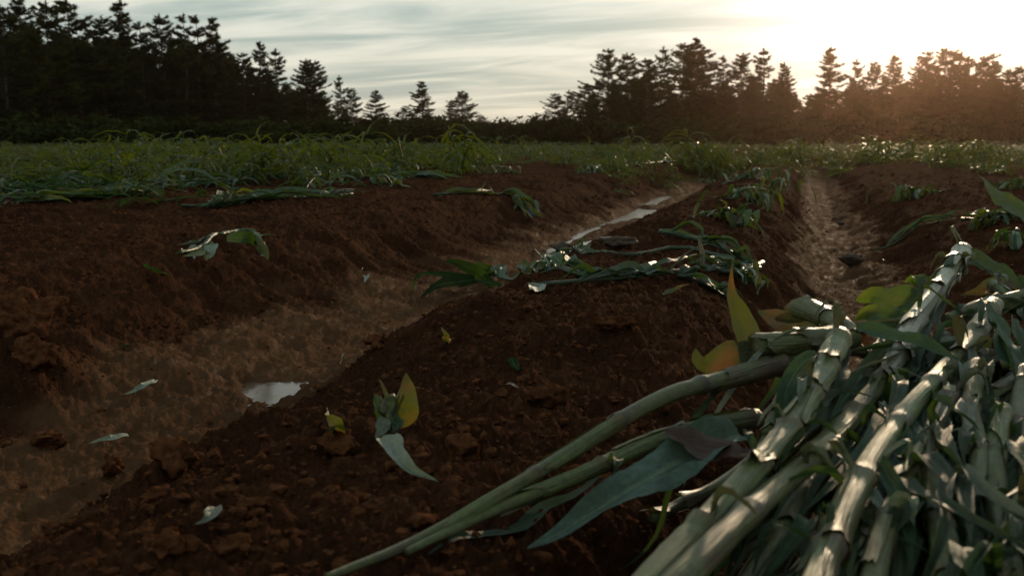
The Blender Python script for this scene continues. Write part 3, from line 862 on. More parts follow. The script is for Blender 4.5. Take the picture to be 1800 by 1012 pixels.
def corn_stalk(path, r0, r1, nnodes, label, group, seed, leaves=4, leaf_len=(0.25, 0.5), leaf_w=(0.04, 0.06), zfun=gz, sheath=True, leafmats=None, flare=(0.3, 0.8), cat='corn stalk', name='corn_stalk', nodes=None, white=0.0, sides=14, n=60, shm=None, shreds=False, bare=0.0):
    rng = np.random.default_rng(seed)
    if nodes is None:
        nodes = [(k + 0.5 + rng.uniform(-0.12, 0.12)) / nnodes for k in range(nnodes)]
    V, F, UV, p, r = stem_mesh(path, r0, r1, nodes, n=n, seed=seed, sides=sides)
    origin = p[0].copy()
    o = build(name, V, F, M_STALK, UV, None, origin, attrs={'node': STEM_NODE[0]})
    tag(o, label, cat, group)
    leafmats = leafmats or [M_LEAF, M_LEAF, M_LEAF, M_LEAFP]
    made = 0
    if sheath:
        bounds = list(nodes) + [min(1.0, nodes[-1] + (nodes[-1] - nodes[-2] if len(nodes) > 1 else 0.3))]
        for k in range(len(nodes)):
            i0 = bounds[k] * (n - 1); i1 = min(n - 1.0, (bounds[k] + (bounds[k + 1] - bounds[k]) * rng.uniform(0.7, 1.12)) * (n - 1))
            if i1 - i0 < 1.5: continue
            for _ in range(int(rng.integers(0, 3)) if shreds else 0):      # torn scraps at the joint
                q0 = p[min(int(i0), n - 1)]; rr0 = float(r[min(int(i0), n - 1)])
                dv = rng.normal(0, 1, 3); dv[2] = abs(dv[2]) * 0.7 + 0.1; dv /= np.linalg.norm(dv)
                sl = rng.uniform(0.03, 0.10)
                pp = np.array([q0 + dv * rr0 * 0.9, q0 + dv * (rr0 + sl * 0.45), q0 + dv * (rr0 + sl * 0.6) + np.array([rng.normal(0, .3), rng.normal(-0.3, .3), -0.5]) * sl])
                add_blade(o, origin, pp, rng.uniform(0.008, 0.022), [M_LEAF, M_LEAF, M_LEAFP, M_SHEATH][rng.integers(4)], name='leaf_scrap', n=9, cols=5, fold=rng.uniform(0.2, 0.9), ripple=0.4, twist=(0, rng.uniform(-2, 2)), seed=seed * 13 + k * 7 + _)
            if rng.uniform() < bare: continue
            SV, SF, SUV, lip, T, S, B = sheath_mesh(p, r, i0, i1, rng.uniform(*flare), rng.uniform(0.2, 1.0), seed * 31 + k, sides=sides + 6, torn=rng.uniform(0.3, 1.0))
            build('sheath', SV, SF, M_SHEATHW if bounds[k] < white else (shm or M_SHEATH), SUV, o, origin)
            if made < leaves and rng.uniform() < 0.9:
                made += 1
                d = T * rng.uniform(0.9, 1.6) + (lip - p[int(i1)]) * 14 * rng.uniform(0.3, 0.9) + np.array([rng.normal(0, 0.16), rng.normal(0, 0.12), 0.12])
                pth = rest_path(lip, d, rng.uniform(*leaf_len), rng, zfun, n=7)
                add_blade(o, origin, pth, rng.uniform(*leaf_w), leafmats[rng.integers(len(leafmats))], fold=rng.uniform(0.2, 1.0), ripple=rng.uniform(0.08, 0.28), twist=(rng.uniform(-0.4, 0.4), rng.uniform(-0.9, 0.9)), seed=seed * 97 + k, n=16)
    return o, p, r, origin

# ------------------------------------------------------------------ the foreground heap
def heap_top(x, y):
    """rough upper surface of the pile of stalks"""
    g = gz(x, y)
    s = float(sstep(-0.22, 0.15, x + 0.10 * (y - 1.0)) * sstep(0.35, 0.5, y) * (1 - sstep(1.75, 2.6, y)) * (1 - sstep(1.4, 2.0, x)))
    return g + s * max(0.0, (0.072 + 0.040 * y) - g)

HG = 'pale corn stalks on top of the heap'
def px_path(lst, clear=0.0):
    out = []
    for px, py, d in lst:
        q = P(px, py, d)
        if clear and q[2] < gz(q[0], q[1]) + clear:
            h = hit(px, py); v = h - CAM
            q = CAM + v * (1 - clear / max(CAMZ - h[2], 0.1))
        out.append(q)
    return np.array(out)

HEAP = [
    # base (far) -> tip (near): px, py, depth
    dict(path=[(1478, 590, 1.42), (1440, 668, 1.26), (1380, 765, 1.10), (1308, 845, 0.98), (1210, 950, 0.86), (1080, 1090, 0.74)], r=(0.0190, 0.0150),
         nodes=[0.03, 0.16, 0.30, 0.44, 0.58, 0.78], label='thick pale stalk along the left edge of the heap running to the bottom edge', leaves=2),
    dict(path=[(1694, 438, 2.0), (1655, 500, 1.80), (1610, 565, 1.62), (1565, 645, 1.46), (1505, 726, 1.30), (1440, 795, 1.12), (1330, 888, 0.93), (1205, 1010, 0.78), (1130, 1090, 0.72)], r=(0.0200, 0.0140),
         nodes=[0.02, 0.07, 0.13, 0.20, 0.30, 0.39, 0.47, 0.56, 0.70, 0.85], label='longest stalk, whose white top with flared collars rises above the heap', leaves=5, flare=(0.2, 0.5), white=0.42),
    dict(path=[(1748, 535, 1.66), (1708, 600, 1.50), (1663, 650, 1.38), (1594, 727, 1.22), (1528, 818, 1.06), (1467, 940, 0.90), (1425, 1050, 0.78)], r=(0.0185, 0.0165),
         nodes=[0.04, 0.15, 0.27, 0.40, 0.56, 0.74, 0.9], label='straight pale stalk right of the longest one, ending at the bottom centre of the heap', leaves=4),
    dict(path=[(1480, 790, 1.28), (1440, 850, 1.14), (1398, 905, 1.02), (1340, 1010, 0.9), (1310, 1060, 0.86)], r=(0.0155, 0.0155),
         nodes=[0.08, 0.4, 0.75], label='short dull stalk squeezed between the two long pale ones', leaves=2),
    dict(path=[(1600, 780, 1.22), (1560, 872, 1.06), (1520, 960, 0.95), (1490, 1060, 0.86)], r=(0.0175, 0.019),
         nodes=[0.06, 0.38, 0.72], label='broad sheathed stalk near the bottom edge in the middle of the heap', leaves=3),
    dict(path=[(1672, 770, 1.28), (1700, 845, 1.14), (1718, 920, 1.02), (1716, 1000, 0.92), (1705, 1080, 0.86)], r=(0.013, 0.0125),
         nodes=[0.05, 0.3, 0.52, 0.8], label='thin bent stalk with a brown collar near the bottom right corner', leaves=3),
    dict(path=[(1835, 800, 1.12), (1795, 895, 0.98), (1752, 1005, 0.88), (1720, 1090, 0.8)], r=(0.014, 0.0145),
         nodes=[0.1, 0.5, 0.85], label='blue green stalk crossing the bottom right corner', leaves=2),
    dict(path=[(1385, 637, 1.46), (1290, 662, 1.40), (1186, 690, 1.34), (1090, 738, 1.28), (1000, 795, 1.22), (880, 868, 1.15), (730, 950, 1.07), (575, 1018, 1.005)], r=(0.0185, 0.0058),
         nodes=[0.02, 0.22, 0.42, 0.62], label='upper of two long tapering stalks reaching left onto the bare soil', leaves=1, flare=(0.05, 0.2)),
    dict(path=[(1330, 735, 1.40), (1220, 755, 1.33), (1120, 787, 1.27), (1040, 825, 1.215), (950, 862, 1.17), (850, 905, 1.125), (715, 972, 1.06)], r=(0.0190, 0.0056),
         nodes=[0.03, 0.24, 0.50], label='lower of two long tapering stalks reaching left onto the bare soil', leaves=1, flare=(0.05, 0.3)),
    dict(path=[(1480, 588, 1.50), (1420, 600, 1.47), (1330, 610, 1.45)], r=(0.020, 0.021),
         nodes=[0.05, 0.5], label='short thick stalk lying crosswise at the upper left of the heap', leaves=1, flare=(0.1, 0.3)),
    dict(path=[(1500, 600, 1.48), (1480, 575, 1.52), (1440, 552, 1.6), (1405, 540, 1.65)], r=(0.017, 0.022),
         nodes=[0.05, 0.5], label='stub with a wide dark open sheath beside the right furrow', leaves=0, flare=(0.3, 0.7)),
    dict(path=[(1640, 760, 1.184), (1592, 850, 1.041), (1557, 930, 0.936), (1530, 1040, 0.831)], r=(0.0145, 0.0145), nodes=[0.05, 0.35, 0.65], label='slim stalk between the straight one and the broad sheathed one', leaves=2),
    dict(path=[(1762, 720, 1.222), (1748, 800, 1.108), (1755, 880, 1.012), (1772, 960, 0.926), (1780, 1060, 0.840)], r=(0.0145, 0.014), nodes=[0.05, 0.3, 0.55, 0.8], label='slim stalk bending down near the right edge', leaves=3),
    dict(path=[(1805, 650, 1.337), (1788, 740, 1.213), (1802, 830, 1.089), (1840, 910, 0.993)], r=(0.0135, 0.013), nodes=[0.1, 0.4, 0.7], label='dull stalk cut by the right edge of the picture', leaves=3),
    dict(path=[(1672, 690, 1.289), (1632, 790, 1.136), (1642, 880, 1.012), (1660, 960, 0.917), (1668, 1060, 0.831)], r=(0.0155, 0.015), nodes=[0.05, 0.28, 0.5, 0.72], label='crooked stalk left of the thin bent stalk', leaves=3),
    dict(path=[(1500, 850, 1.031), (1462, 935, 0.926), (1425, 1020, 0.850), (1395, 1090, 0.802)], r=(0.015, 0.0145), nodes=[0.08, 0.4, 0.75], label='shaded stalk under the straight pale stalk at the bottom edge', leaves=2),
    dict(path=[(1745, 500, 1.88), (1795, 540, 1.76), (1860, 590, 1.62)], r=(0.0145, 0.014), nodes=[0.1, 0.5], label='stalk running off the right edge behind the heap', leaves=2),
    dict(path=[(1665, 562, 1.70), (1705, 545, 1.72), (1780, 522, 1.76), (1850, 508, 1.80)], r=(0.0135, 0.013), nodes=[0.1, 0.4, 0.75], label='crosswise slim stalk right of the white topped one', leaves=2),
    dict(path=[(1720, 640, 1.356), (1705, 720, 1.222), (1722, 800, 1.108), (1715, 870, 1.022)], r=(0.0135, 0.013), nodes=[0.1, 0.4, 0.7], label='short slim stalk hidden by drooping blades on the right', leaves=3),
    dict(path=[(1660, 590, 1.62), (1620, 640, 1.55), (1580, 690, 1.46), (1540, 740, 1.38)], r=(0.014, 0.0135),
         nodes=[0.05, 0.4, 0.8], label='half hidden stalk lying under the white topped one', leaves=2),
]
for i, h in enumerate(HEAP):
    pth_ = px_path(h['path'], 0.012)
    so, sp_, sr_, sorg = corn_stalk(pth_, h['r'][0] * 0.82, h['r'][1] * 0.78, 0, h['label'], HG, 500 + i, h['leaves'], (0.16, 0.36), (0.016, 0.030), heap_top, nodes=h['nodes'], flare=h.get('flare', (0.04, 0.28)), white=h.get('white', 0), n=110, shreds=True, bare=0.22, leafmats=[M_LEAF] * 5 + [M_LEAFP])
    if i in (7, 8, 9, 10):
        continue
    rng = np.random.default_rng(6000 + i)
    for k in range(7 if max(q[0] for q in h['path']) > 1560 else 2):      # long limp blades trailing along the stalk
        a = rng.uniform(0.0, 0.62); b = min(1.0, a + rng.uniform(0.28, 0.5))
        ix = np.linspace(a, b, 7) * 109
        c = np.stack([np.interp(ix, np.arange(110), sp_[:, m]) for m in range(3)], 1)
        sd = rng.choice([-1, 1, 1])
        off = (0.012 + np.linspace(0, 1, 7) ** 1.2 * rng.uniform(0.01, 0.075)) * sd
        c = c + RIGHT[None, :] * off[:, None]
        c[:, 2] -= 0.006 + np.linspace(0, 1, 7) ** 1.5 * rng.uniform(0.0, 0.06)
        c += rng.normal(0, 0.004, c.shape)
        add_blade(so, sorg, c, rng.uniform(0.016, 0.030), [M_LEAF, M_LEAF, M_LEAF, M_LEAFB, M_SHEATH, M_LEAFG][rng.integers(6)], up=tuple(-FWD * 0.6 + np.array([0, 0, 0.8])), fold=rng.uniform(0.3, 1.0), ripple=0.22, twist=(rng.uniform(-0.5, 0.5), rng.uniform(-0.9, 0.9)), seed=6100 + i * 20 + k, n=22, cols=7, base=0.7)

def loose_leaf(lst, width, mat, label, group=None, world=False, **kw):
    pth = np.array(lst) if world else px_path(lst)
    V, F, UV = blade(pth, width, **kw)
    o = build('corn_leaf', V, F, mat, UV, None, pth[0])
    return tag(o, label, 'leaf', group)

LH = 'leaves on the foreground heap'
view_up = tuple(-FWD * 0.6 + np.array([0, 0, 0.8]))
loose_leaf([(1300, 765, 1.31), (1220, 800, 1.25), (1150, 835, 1.20), (1060, 885, 1.14), (985, 935, 1.09), (925, 965, 1.07)], 0.066, M_LEAFB, 'broad grey green leaf drooping from the heap onto the bare soil', LH, up=view_up, fold=0.45, ripple=0.5, seed=3, n=44, cols=11, base=0.75)
loose_leaf([(1170, 762, 1.24), (1230, 783, 1.24), (1290, 795, 1.23), (1345, 800, 1.22)], 0.045, M_LEAFD, 'reddish brown dry leaf lying across the left stalks', LH, up=view_up, fold=0.3, seed=4, base=0.3)
loose_leaf([(1322, 640, 1.50), (1318, 600, 1.51), (1302, 555, 1.52), (1285, 510, 1.53), (1288, 450, 1.54)], 0.042, M_LEAFY, 'upright yellow leaf with a long brown tip at the left of the heap', LH, up=tuple(-FWD), fold=0.25, ripple=0.15, seed=5, base=0.8, n=24, tpow=1.5)
loose_leaf([(1330, 625, 1.50), (1285, 622, 1.50), (1240, 640, 1.49), (1225, 612, 1.50)], 0.05, M_LEAFY, 'low green yellow leaf pointing left below the upright yellow leaf', LH, up=tuple(-FWD + np.array([0, 0, .4])), fold=0.1, seed=6, base=0.7)
loose_leaf([(1440, 590, 1.62), (1405, 575, 1.66), (1370, 562, 1.70), (1332, 545, 1.75)], 0.060, M_LEAFY, 'brown edged yellow leaf right of the upright yellow leaf', LH, up=tuple(-FWD + np.array([0, 0, .3])), fold=0.1, seed=7, base=0.7)
loose_leaf([(1600, 575, 1.72), (1565, 560, 1.75), (1530, 550, 1.79), (1500, 562, 1.82)], 0.062, M_LEAFG, 'rounded yellow green leaf at the lower edge of the right furrow', LH, up=tuple(-FWD + np.array([0, 0, .2])), fold=0.05, seed=8, base=0.8)
loose_leaf([(1640, 540, 1.80), (1590, 532, 1.86), (1545, 522, 1.92), (1500, 524, 1.96)], 0.070, M_LEAFG, 'red spotted green leaf reaching left from the white topped stalk', LH, up=tuple(-FWD + np.array([0, 0, .2])), fold=0.08, seed=9, base=0.8)
loose_leaf([(1650, 520, 1.86), (1632, 500, 1.90), (1615, 490, 1.96), (1590, 500, 2.0)], 0.060, M_LEAFG, 'small green leaf tucked behind the white topped stalk', LH, up=tuple(-FWD + np.array([0, 0, .2])), fold=0.08, seed=10, base=0.8)
loose_leaf([(1740, 470, 2.0), (1700, 460, 2.02), (1660, 470, 2.05), (1640, 490, 2.05)], 0.04, M_LEAF, 'dark blade lying behind the collared white stalk top', LH, up=view_up, seed=12)
loose_leaf([(1690, 445, 1.98), (1730, 465, 1.96), (1775, 490, 1.93), (1830, 515, 1.90)], 0.05, M_LEAF, 'grey green blade falling right from the white stalk top', LH, up=view_up, fold=0.4, seed=13)
loose_leaf([(1880, 440, 1.55), (1830, 405, 1.60), (1785, 365, 1.66), (1745, 330, 1.72), (1712, 308, 1.76)], 0.075, M_LEAFG, 'large bright green leaf tip reaching in from the right edge', LH, up=tuple(-FWD + RIGHT * .3), fold=0.12, ripple=0.1, seed=14, base=0.9, n=24)
loose_leaf([(1830, 520, 1.9), (1790, 500, 1.95), (1740, 505, 1.98), (1690, 520, 1.96)], 0.055, M_LEAFY, 'green yellow blade lying right of the white topped stalk', LH, up=view_up, seed=15)
loose_leaf([(1500, 575, 1.50), (1550, 590, 1.46), (1610, 605, 1.42), (1665, 625, 1.38), (1700, 645, 1.36)], 0.040, M_LEAF, 'long dark blade crossing over the stalks below the white top', LH, up=view_up, fold=0.5, seed=16)
loose_leaf([(1790, 640, 1.4), (1765, 610, 1.44), (1755, 570, 1.5), (1735, 530, 1.56)], 0.045, M_LEAF, 'dull blade standing up the right side of the heap', LH, up=tuple(-FWD), seed=17)
DRAPE = [[(1690, 640, 1.36), (1700, 700, 1.28), (1690, 780, 1.16), (1700, 850, 1.08)], [(1740, 560, 1.52), (1770, 620, 1.42), (1790, 700, 1.30), (1800, 780, 1.2)],
         [(1600, 735, 1.2), (1620, 800, 1.12), (1650, 870, 1.04), (1690, 950, 0.97)], [(1640, 690, 1.28), (1650, 760, 1.18), (1640, 850, 1.06), (1625, 930, 0.98)],
         [(1545, 810, 1.05), (1575, 860, 1.0), (1600, 930, 0.93), (1600, 1010, 0.86)], [(1720, 660, 1.34), (1750, 740, 1.22), (1760, 830, 1.1), (1790, 900, 1.0)],
         [(1475, 950, 0.9), (1430, 960, 0.90), (1390, 1000, 0.88), (1330, 1030, 0.86)], [(1480, 760, 1.2), (1520, 790, 1.16), (1530, 830, 1.1), (1515, 870, 1.05)],
         [(1350, 875, 1.0), (1330, 920, 0.98), (1290, 960, 0.95), (1270, 1020, 0.9)], [(1660, 850, 1.06), (1680, 900, 1.0), (1695, 955, 0.95)],
         [(1560, 650, 1.42), (1600, 680, 1.38), (1640, 720, 1.3), (1650, 780, 1.22)], [(1780, 560, 1.56), (1800, 640, 1.44), (1830, 720, 1.3)],
         [(1700, 800, 1.16), (1735, 860, 1.06), (1740, 930, 0.98), (1765, 990, 0.9)], [(1420, 745, 1.14), (1460, 700, 1.24), (1500, 690, 1.30), (1540, 700, 1.3)],
         [(1610, 900, 0.98), (1585, 950, 0.93), (1580, 1010, 0.88), (1570, 1080, 0.82)], [(1800, 800, 1.12), (1770, 850, 1.05), (1765, 920, 0.97), (1790, 1000, 0.88)]]
dl = ['drooping blade hanging off the straight right stalk', 'limp blade sliding down the right edge of the heap', 'grey blade draped towards the bottom right', 'narrow dark blade hanging down mid heap',
      'twisted blade beside the broad sheathed stalk', 'folded blade near the right edge', 'dark blade at the bottom edge left of the straight stalk', 'small curled blade between the two long stalks',
      'shaded blade under the longest stalk near the bottom edge', 'short torn blade above the thin bent stalk', 'curved blade right of the half hidden stalk', 'blade cut by the right edge below the dull upright one',
      'narrow blade above the blue green stalk', 'blade wedged between left and longest stalks', 'blade at the bottom edge right of the broad stalk', 'blade at the right edge above the corner stalk']
for i, d in enumerate(DRAPE):
    loose_leaf(d, random.uniform(0.020, 0.036), M_LEAF if i % 6 else M_LEAFP, dl[i], LH, up=view_up, fold=random.uniform(0.4, 1.1), ripple=0.4, twist=(random.uniform(-0.6, 0.6), random.uniform(-0.9, 0.9)), seed=40 + i, n=22, cols=9, base=0.7)

# buried stalks that carry the heap
for i in range(62):
    rng = np.random.default_rng(900 + i)
    x0 = rng.uniform(0.05, 1.25); y0 = rng.uniform(1.1, 2.3)
    ang = math.radians(rng.normal(201 - 16 * (x0 - 0.3), 11))
    ln = rng.uniform(0.7, 1.2)
    pts = []
    zoff = rng.uniform(0.035, 0.13)
    for u in np.linspace(0, 1, 5):
        x = x0 + math.sin(ang) * ln * u; y = y0 + math.cos(ang) * ln * u
        g = gz(x, y)
        pts.append([x, y, max(g + 0.014, heap_top(x, y) - zoff)])
    zone = ('far right part' if x0 > 0.75 else 'back') if y0 > 1.75 else ('bottom right corner' if x0 > 0.75 else 'middle' if x0 > 0.4 else 'left edge')
    corn_stalk(np.array(pts), rng.uniform(0.010, 0.014), rng.uniform(0.008, 0.011), 6, 'slim corn stalk buried among leaves in the %s of the heap' % zone, 'buried stalks of the heap', 900 + i, 3, (0.18, 0.34), (0.014, 0.026), lambda x, y: heap_top(x, y) - 0.025, n=40, sides=8, leafmats=[M_LEAF] * 7 + [M_LEAFG, M_LEAFP, M_LEAFD])

# ------------------------------------------------------------------ fallen plants on the beds
def fallen_plant(pts_px, label, group, seed, r=0.012, leaves=5, lift=0.014, mats=None, llen=(0.2, 0.42), lw=(0.035, 0.055), nn=5, sheath=True):
    q = [hit(px, py) for px, py in pts_px]
    pth = resample(np.array(q), 6)
    for k in range(len(pth)):
        pth[k, 2] = max(pth[k, 2], gz(pth[k, 0], pth[k, 1])) + lift
    return corn_stalk(pth, r, r * 0.6, nn, label, group, seed, leaves, llen, lw, gz, leafmats=mats, n=36, sides=8, cat='corn stalk', shm=M_LEAF, flare=(0.3, 0.9))

def bundle(pts_px, nbl, label, group, seed, lw=(0.025, 0.05), ll=(0.3, 0.6), mats=None, spread=0.05, r=0.008, lift=0.012, white=0):
    """a beaten down plant: blades streaming along its flattened stem"""
    rng = np.random.default_rng(seed)
    q = np.array([hit(px, py) for px, py in pts_px])
    p = resample(q, 24)
    g = H(p[:, 0], p[:, 1])
    p[:, 2] = np.maximum(np.convolve(np.pad(g, 5, 'edge'), np.ones(11) / 11, 'valid'), g - r) + lift
    V, F, UV, pp, rr = stem_mesh(p, r, r * 0.6, [0.2, 0.45, 0.7], n=30, sides=8)
    o = build('corn_stalk', V, F, M_LEAF, UV, None, p[0], attrs={'node': STEM_NODE[0]})
    tag(o, label, 'corn stalk', group)
    mats = mats or [M_LEAF]
    tot = np.linalg.norm(np.diff(p, axis=0), axis=1).sum()
    for k in range(nbl):
        a = rng.uniform(0, 0.85); b = min(1.1, a + rng.uniform(*ll) / tot)
        i0, i1 = a * 23, min(b, 1.0) * 23
        if i1 - i0 < 1: continue
        ix = np.linspace(i0, i1, 7)
        c = np.stack([np.interp(ix, np.arange(24), p[:, m]) for m in range(3)], 1)
        off = np.linspace(0.1, 1, 7)[:, None] * rng.normal(0, spread, (1, 3)) * [1, 1.4, 0] + rng.normal(0, 0.008, (7, 3))
        c = c + off
        c[:, 2] = np.maximum(c[:, 2], H(c[:, 0], c[:, 1]) + 0.008) + np.sin(np.linspace(0, math.pi, 7)) * rng.uniform(0.0, 0.05)
        add_blade(o, p[0], c, rng.uniform(*lw), mats[rng.integers(len(mats))], up=(0, -0.5, 0.8), fold=rng.uniform(0.2, 0.9), ripple=0.3, twist=(rng.uniform(-.6, .6), rng.uniform(-1, 1)), seed=seed * 41 + k, n=14, cols=5)
    for k in range(white):                  # short pale broken pieces
        a = rng.uniform(0.05, 0.9); c0 = np.array([np.interp(a * 23, np.arange(24), p[:, m]) for m in range(3)])
        d = rng.normal(0, 1, 3) * [1, 0.4, 0.5]; d[2] = abs(d[2]); d *= rng.uniform(0.08, 0.2) / np.linalg.norm(d)
        add_blade(o, p[0], np.array([c0, c0 + d * 0.6 + [0, 0, 0.02], c0 + d]), rng.uniform(0.018, 0.03), M_SHEATHW, name='leaf_scrap', fold=0.7, seed=seed * 5 + k, n=8, cols=5)
    return o

FG = 'flattened corn stalks across the middle bed'
bundle([(1150, 478), (1010, 484), (870, 492), (800, 500)], 12, 'long flattened stalk wrapped in leaves across the middle bed crest', FG, 61, (0.03, 0.06), (0.25, 0.5), [M_LEAF, M_LEAF, M_LEAFB], 0.02, 0.013, 0.014)
bundle([(1335, 482), (1200, 485), (1060, 496), (950, 502)], 10, 'flattened stalk lying just right and below the leaf wrapped one', FG, 62, (0.03, 0.055), (0.25, 0.5), [M_LEAF, M_LEAFB], 0.02, 0.012, 0.014, 3)
bundle([(1290, 468), (1180, 438), (1060, 442), (940, 440)], 9, 'thin flattened stalk behind the leaf wrapped one, near the stream', FG, 63, (0.025, 0.05), (0.25, 0.5), [M_LEAF, M_LEAFB], 0.03, 0.010, 0.014)
bundle([(1160, 415), (1230, 430), (1320, 478)], 9, 'grey stalk slanting down to the right furrow from the bed crest', FG, 64, (0.03, 0.055), (0.2, 0.4), [M_LEAF], 0.025, 0.013, 0.02)
bundle([(1190, 492), (1240, 508), (1290, 540)], 6, 'short grey stalk below the others beside the upright yellow leaf', FG, 65, (0.02, 0.035), (0.15, 0.3), [M_LEAF], 0.02, 0.010)
fallen_plant([(1340, 470), (1300, 485), (1240, 478)], 'shiny broken stalk with crumpled white sheath above the right furrow', FG, 66, 0.013, 4, mats=[M_LEAFP, M_LEAF])

def ground_blade(pts_px, width, mat, label, group=None, heights=None, **kw):
    pth = []
    for k, (px, py) in enumerate(pts_px):
        q = hit(px, py)
        h = heights[k] if heights else 0.008
        if h > 0.008:      # lifted off the soil: keep the line of sight, come nearer
            v = q - CAM
            t = 1 - h / max(CAMZ - q[2], 0.1)
            q = CAM + v * t
        else:
            q[2] += h
        pth.append(q)
    return loose_leaf(pth, width, mat, label, group, world=True, **kw)

LG = 'fallen corn leaves on the soil'
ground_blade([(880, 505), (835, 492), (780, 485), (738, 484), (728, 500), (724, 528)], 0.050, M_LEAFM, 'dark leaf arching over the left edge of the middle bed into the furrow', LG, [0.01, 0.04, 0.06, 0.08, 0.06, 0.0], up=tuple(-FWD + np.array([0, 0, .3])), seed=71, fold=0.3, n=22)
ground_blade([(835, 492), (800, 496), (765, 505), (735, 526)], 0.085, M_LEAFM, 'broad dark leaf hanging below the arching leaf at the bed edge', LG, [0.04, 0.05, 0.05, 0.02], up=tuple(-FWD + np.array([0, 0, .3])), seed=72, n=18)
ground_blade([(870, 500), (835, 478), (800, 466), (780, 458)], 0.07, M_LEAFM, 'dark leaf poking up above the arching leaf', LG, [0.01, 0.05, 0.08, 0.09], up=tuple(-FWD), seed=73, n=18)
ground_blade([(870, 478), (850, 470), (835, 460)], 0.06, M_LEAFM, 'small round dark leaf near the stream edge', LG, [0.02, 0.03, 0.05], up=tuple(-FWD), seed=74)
ground_blade([(930, 508), (942, 512), (948, 518)], 0.05, M_LEAFP, 'small pale torn leaf piece below the long flattened stalk', LG, None, up=view_up, seed=75)
ground_blade([(672, 775), (700, 800), (730, 830), (768, 862)], 0.034, M_LEAFP, 'grey leaf lying on bare soil below the broken seedling', LG, [0.03, 0.03, 0.02, 0.008], up=view_up, fold=0.5, seed=76, n=20)
ground_blade([(382, 893), (366, 910), (345, 926)], 0.022, M_LEAFP, 'small pale pointed leaf alone on the soil at lower left', LG, [0.02, 0.02, 0.01], up=view_up, seed=77)
ground_blade([(273, 672), (252, 688), (215, 704)], 0.030, M_LEAFP, 'thin grey blade on the furrow mud, upper of two', LG, [0.02, 0.015, 0.008], up=view_up, seed=78)
ground_blade([(225, 764), (190, 775), (155, 785)], 0.024, M_LEAFP, 'thin grey blade on the furrow mud, lower of two', LG, [0.02, 0.015, 0.008], up=view_up, seed=79)
ground_blade([(786, 602), (784, 590), (776, 578)], 0.022, M_LEAFY, 'tiny yellow leaf standing on the middle bed', LG, [0.0, 0.03, 0.05], up=tuple(-FWD), seed=80)
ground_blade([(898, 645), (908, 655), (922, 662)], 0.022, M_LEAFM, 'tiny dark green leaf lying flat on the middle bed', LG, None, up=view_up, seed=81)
ground_blade([(598, 768), (588, 750), (574, 725)], 0.034, M_LEAFY, 'small yellow leaf standing left of the broken seedling', LG, [0.005, 0.03, 0.06], up=tuple(-FWD), seed=82)
ground_blade([(598, 640), (602, 632), (606, 622)], 0.016, M_LEAFY, 'yellow leaf scrap at the edge of the small puddle', LG, [0.0, 0.02, 0.03], up=tuple(-FWD), seed=83)
ground_blade([(254, 470), (270, 480), (300, 490)], 0.035, M_LEAF, 'small dark green leaf on the left bank', LG, [0.03, 0.02, 0.0], up=view_up, seed=84)
ground_blade([(1165, 520), (1190, 512), (1215, 500)], 0.02, M_LEAFY, 'narrow yellow blade under the flattened stalks', LG, [0, 0.03, 0.05], up=view_up, seed=85)
ground_blade([(640, 488), (645, 494), (640, 502)], 0.03, M_LEAFP, 'tiny pale leaf scrap on the far furrow wall', LG, None, up=view_up, seed=86)
ground_blade([(1480, 455), (1490, 460)], 0.01, M_LEAFD, 'dry scrap by the dark stone in the right furrow', LG, None, up=view_up, seed=87)

for i in range(5):
    rq = np.random.default_rng(4000 + i)
    bx_, by_ = [(rq.uniform(600, 1250), rq.uniform(540, 700)), (rq.uniform(60, 560), rq.uniform(600, 800)), (rq.uniform(560, 1250), rq.uniform(520, 590)), (rq.uniform(1420, 1560), rq.uniform(400, 530)), (rq.uniform(100, 900), rq.uniform(370, 480))][i % 5]
    dx_, dy_ = rq.uniform(-16, 16), rq.uniform(-6, 6)
    ground_blade([(bx_ - dx_, by_ - dy_), (bx_, by_), (bx_ + dx_, by_ + dy_)], rq.uniform(0.006, 0.014), [M_LEAFD, M_LEAFM, M_LEAFY, M_LEAFD][i % 4], 'small torn scrap of corn leaf pressed into the soil', 'scraps of corn leaf on the soil', [0.006, 0.008, 0.006], up=view_up, seed=4100 + i, n=9, cols=5)

# broken seedling on the bare soil
def seedling():
    b = hit(684, 765)
    o_, p_, r_, org = corn_stalk(np.array([b + [0, 0, -0.01], b + UP * 0.05 + RIGHT * 0.004, P(678, 715, np.dot(b - CAM, FWD))]), 0.012, 0.007, 3, 'broken corn seedling stub with torn leaves on bare soil', None, 57, 0, cat='seedling', name='corn_seedling', n=24, sides=10, flare=(0.5, 1.2))
    d = float(np.dot(b - CAM, FWD))
    mk = lambda l, w, m, s, up=tuple(-FWD), **k: add_blade(o_, org, px_path([(x, y, d + dz) for x, y, dz in l]), w, m, up=up, seed=s, **k)
    mk([(690, 735, 0), (705, 738, 0), (716, 720, 0), (717, 690, 0), (714, 655, 0.02)], 0.038, M_LEAFY, 1, base=0.25).__setitem__('label', 'upright yellow green leaf')
    mk([(675, 740, 0), (668, 715, 0), (658, 690, 0.02)], 0.022, M_LEAF, 2)
    mk([(678, 735, -0.01), (672, 750, -0.02), (660, 770, -0.03)], 0.024, M_LEAFP, 3)
    mk([(684, 730, 0), (695, 745, -0.02), (702, 762, -0.03)], 0.030, M_LEAF, 4)
    mk([(690, 770, -0.01), (675, 772, -0.02), (655, 775, -0.02)], 0.020, M_LEAFY, 5)
seedling()

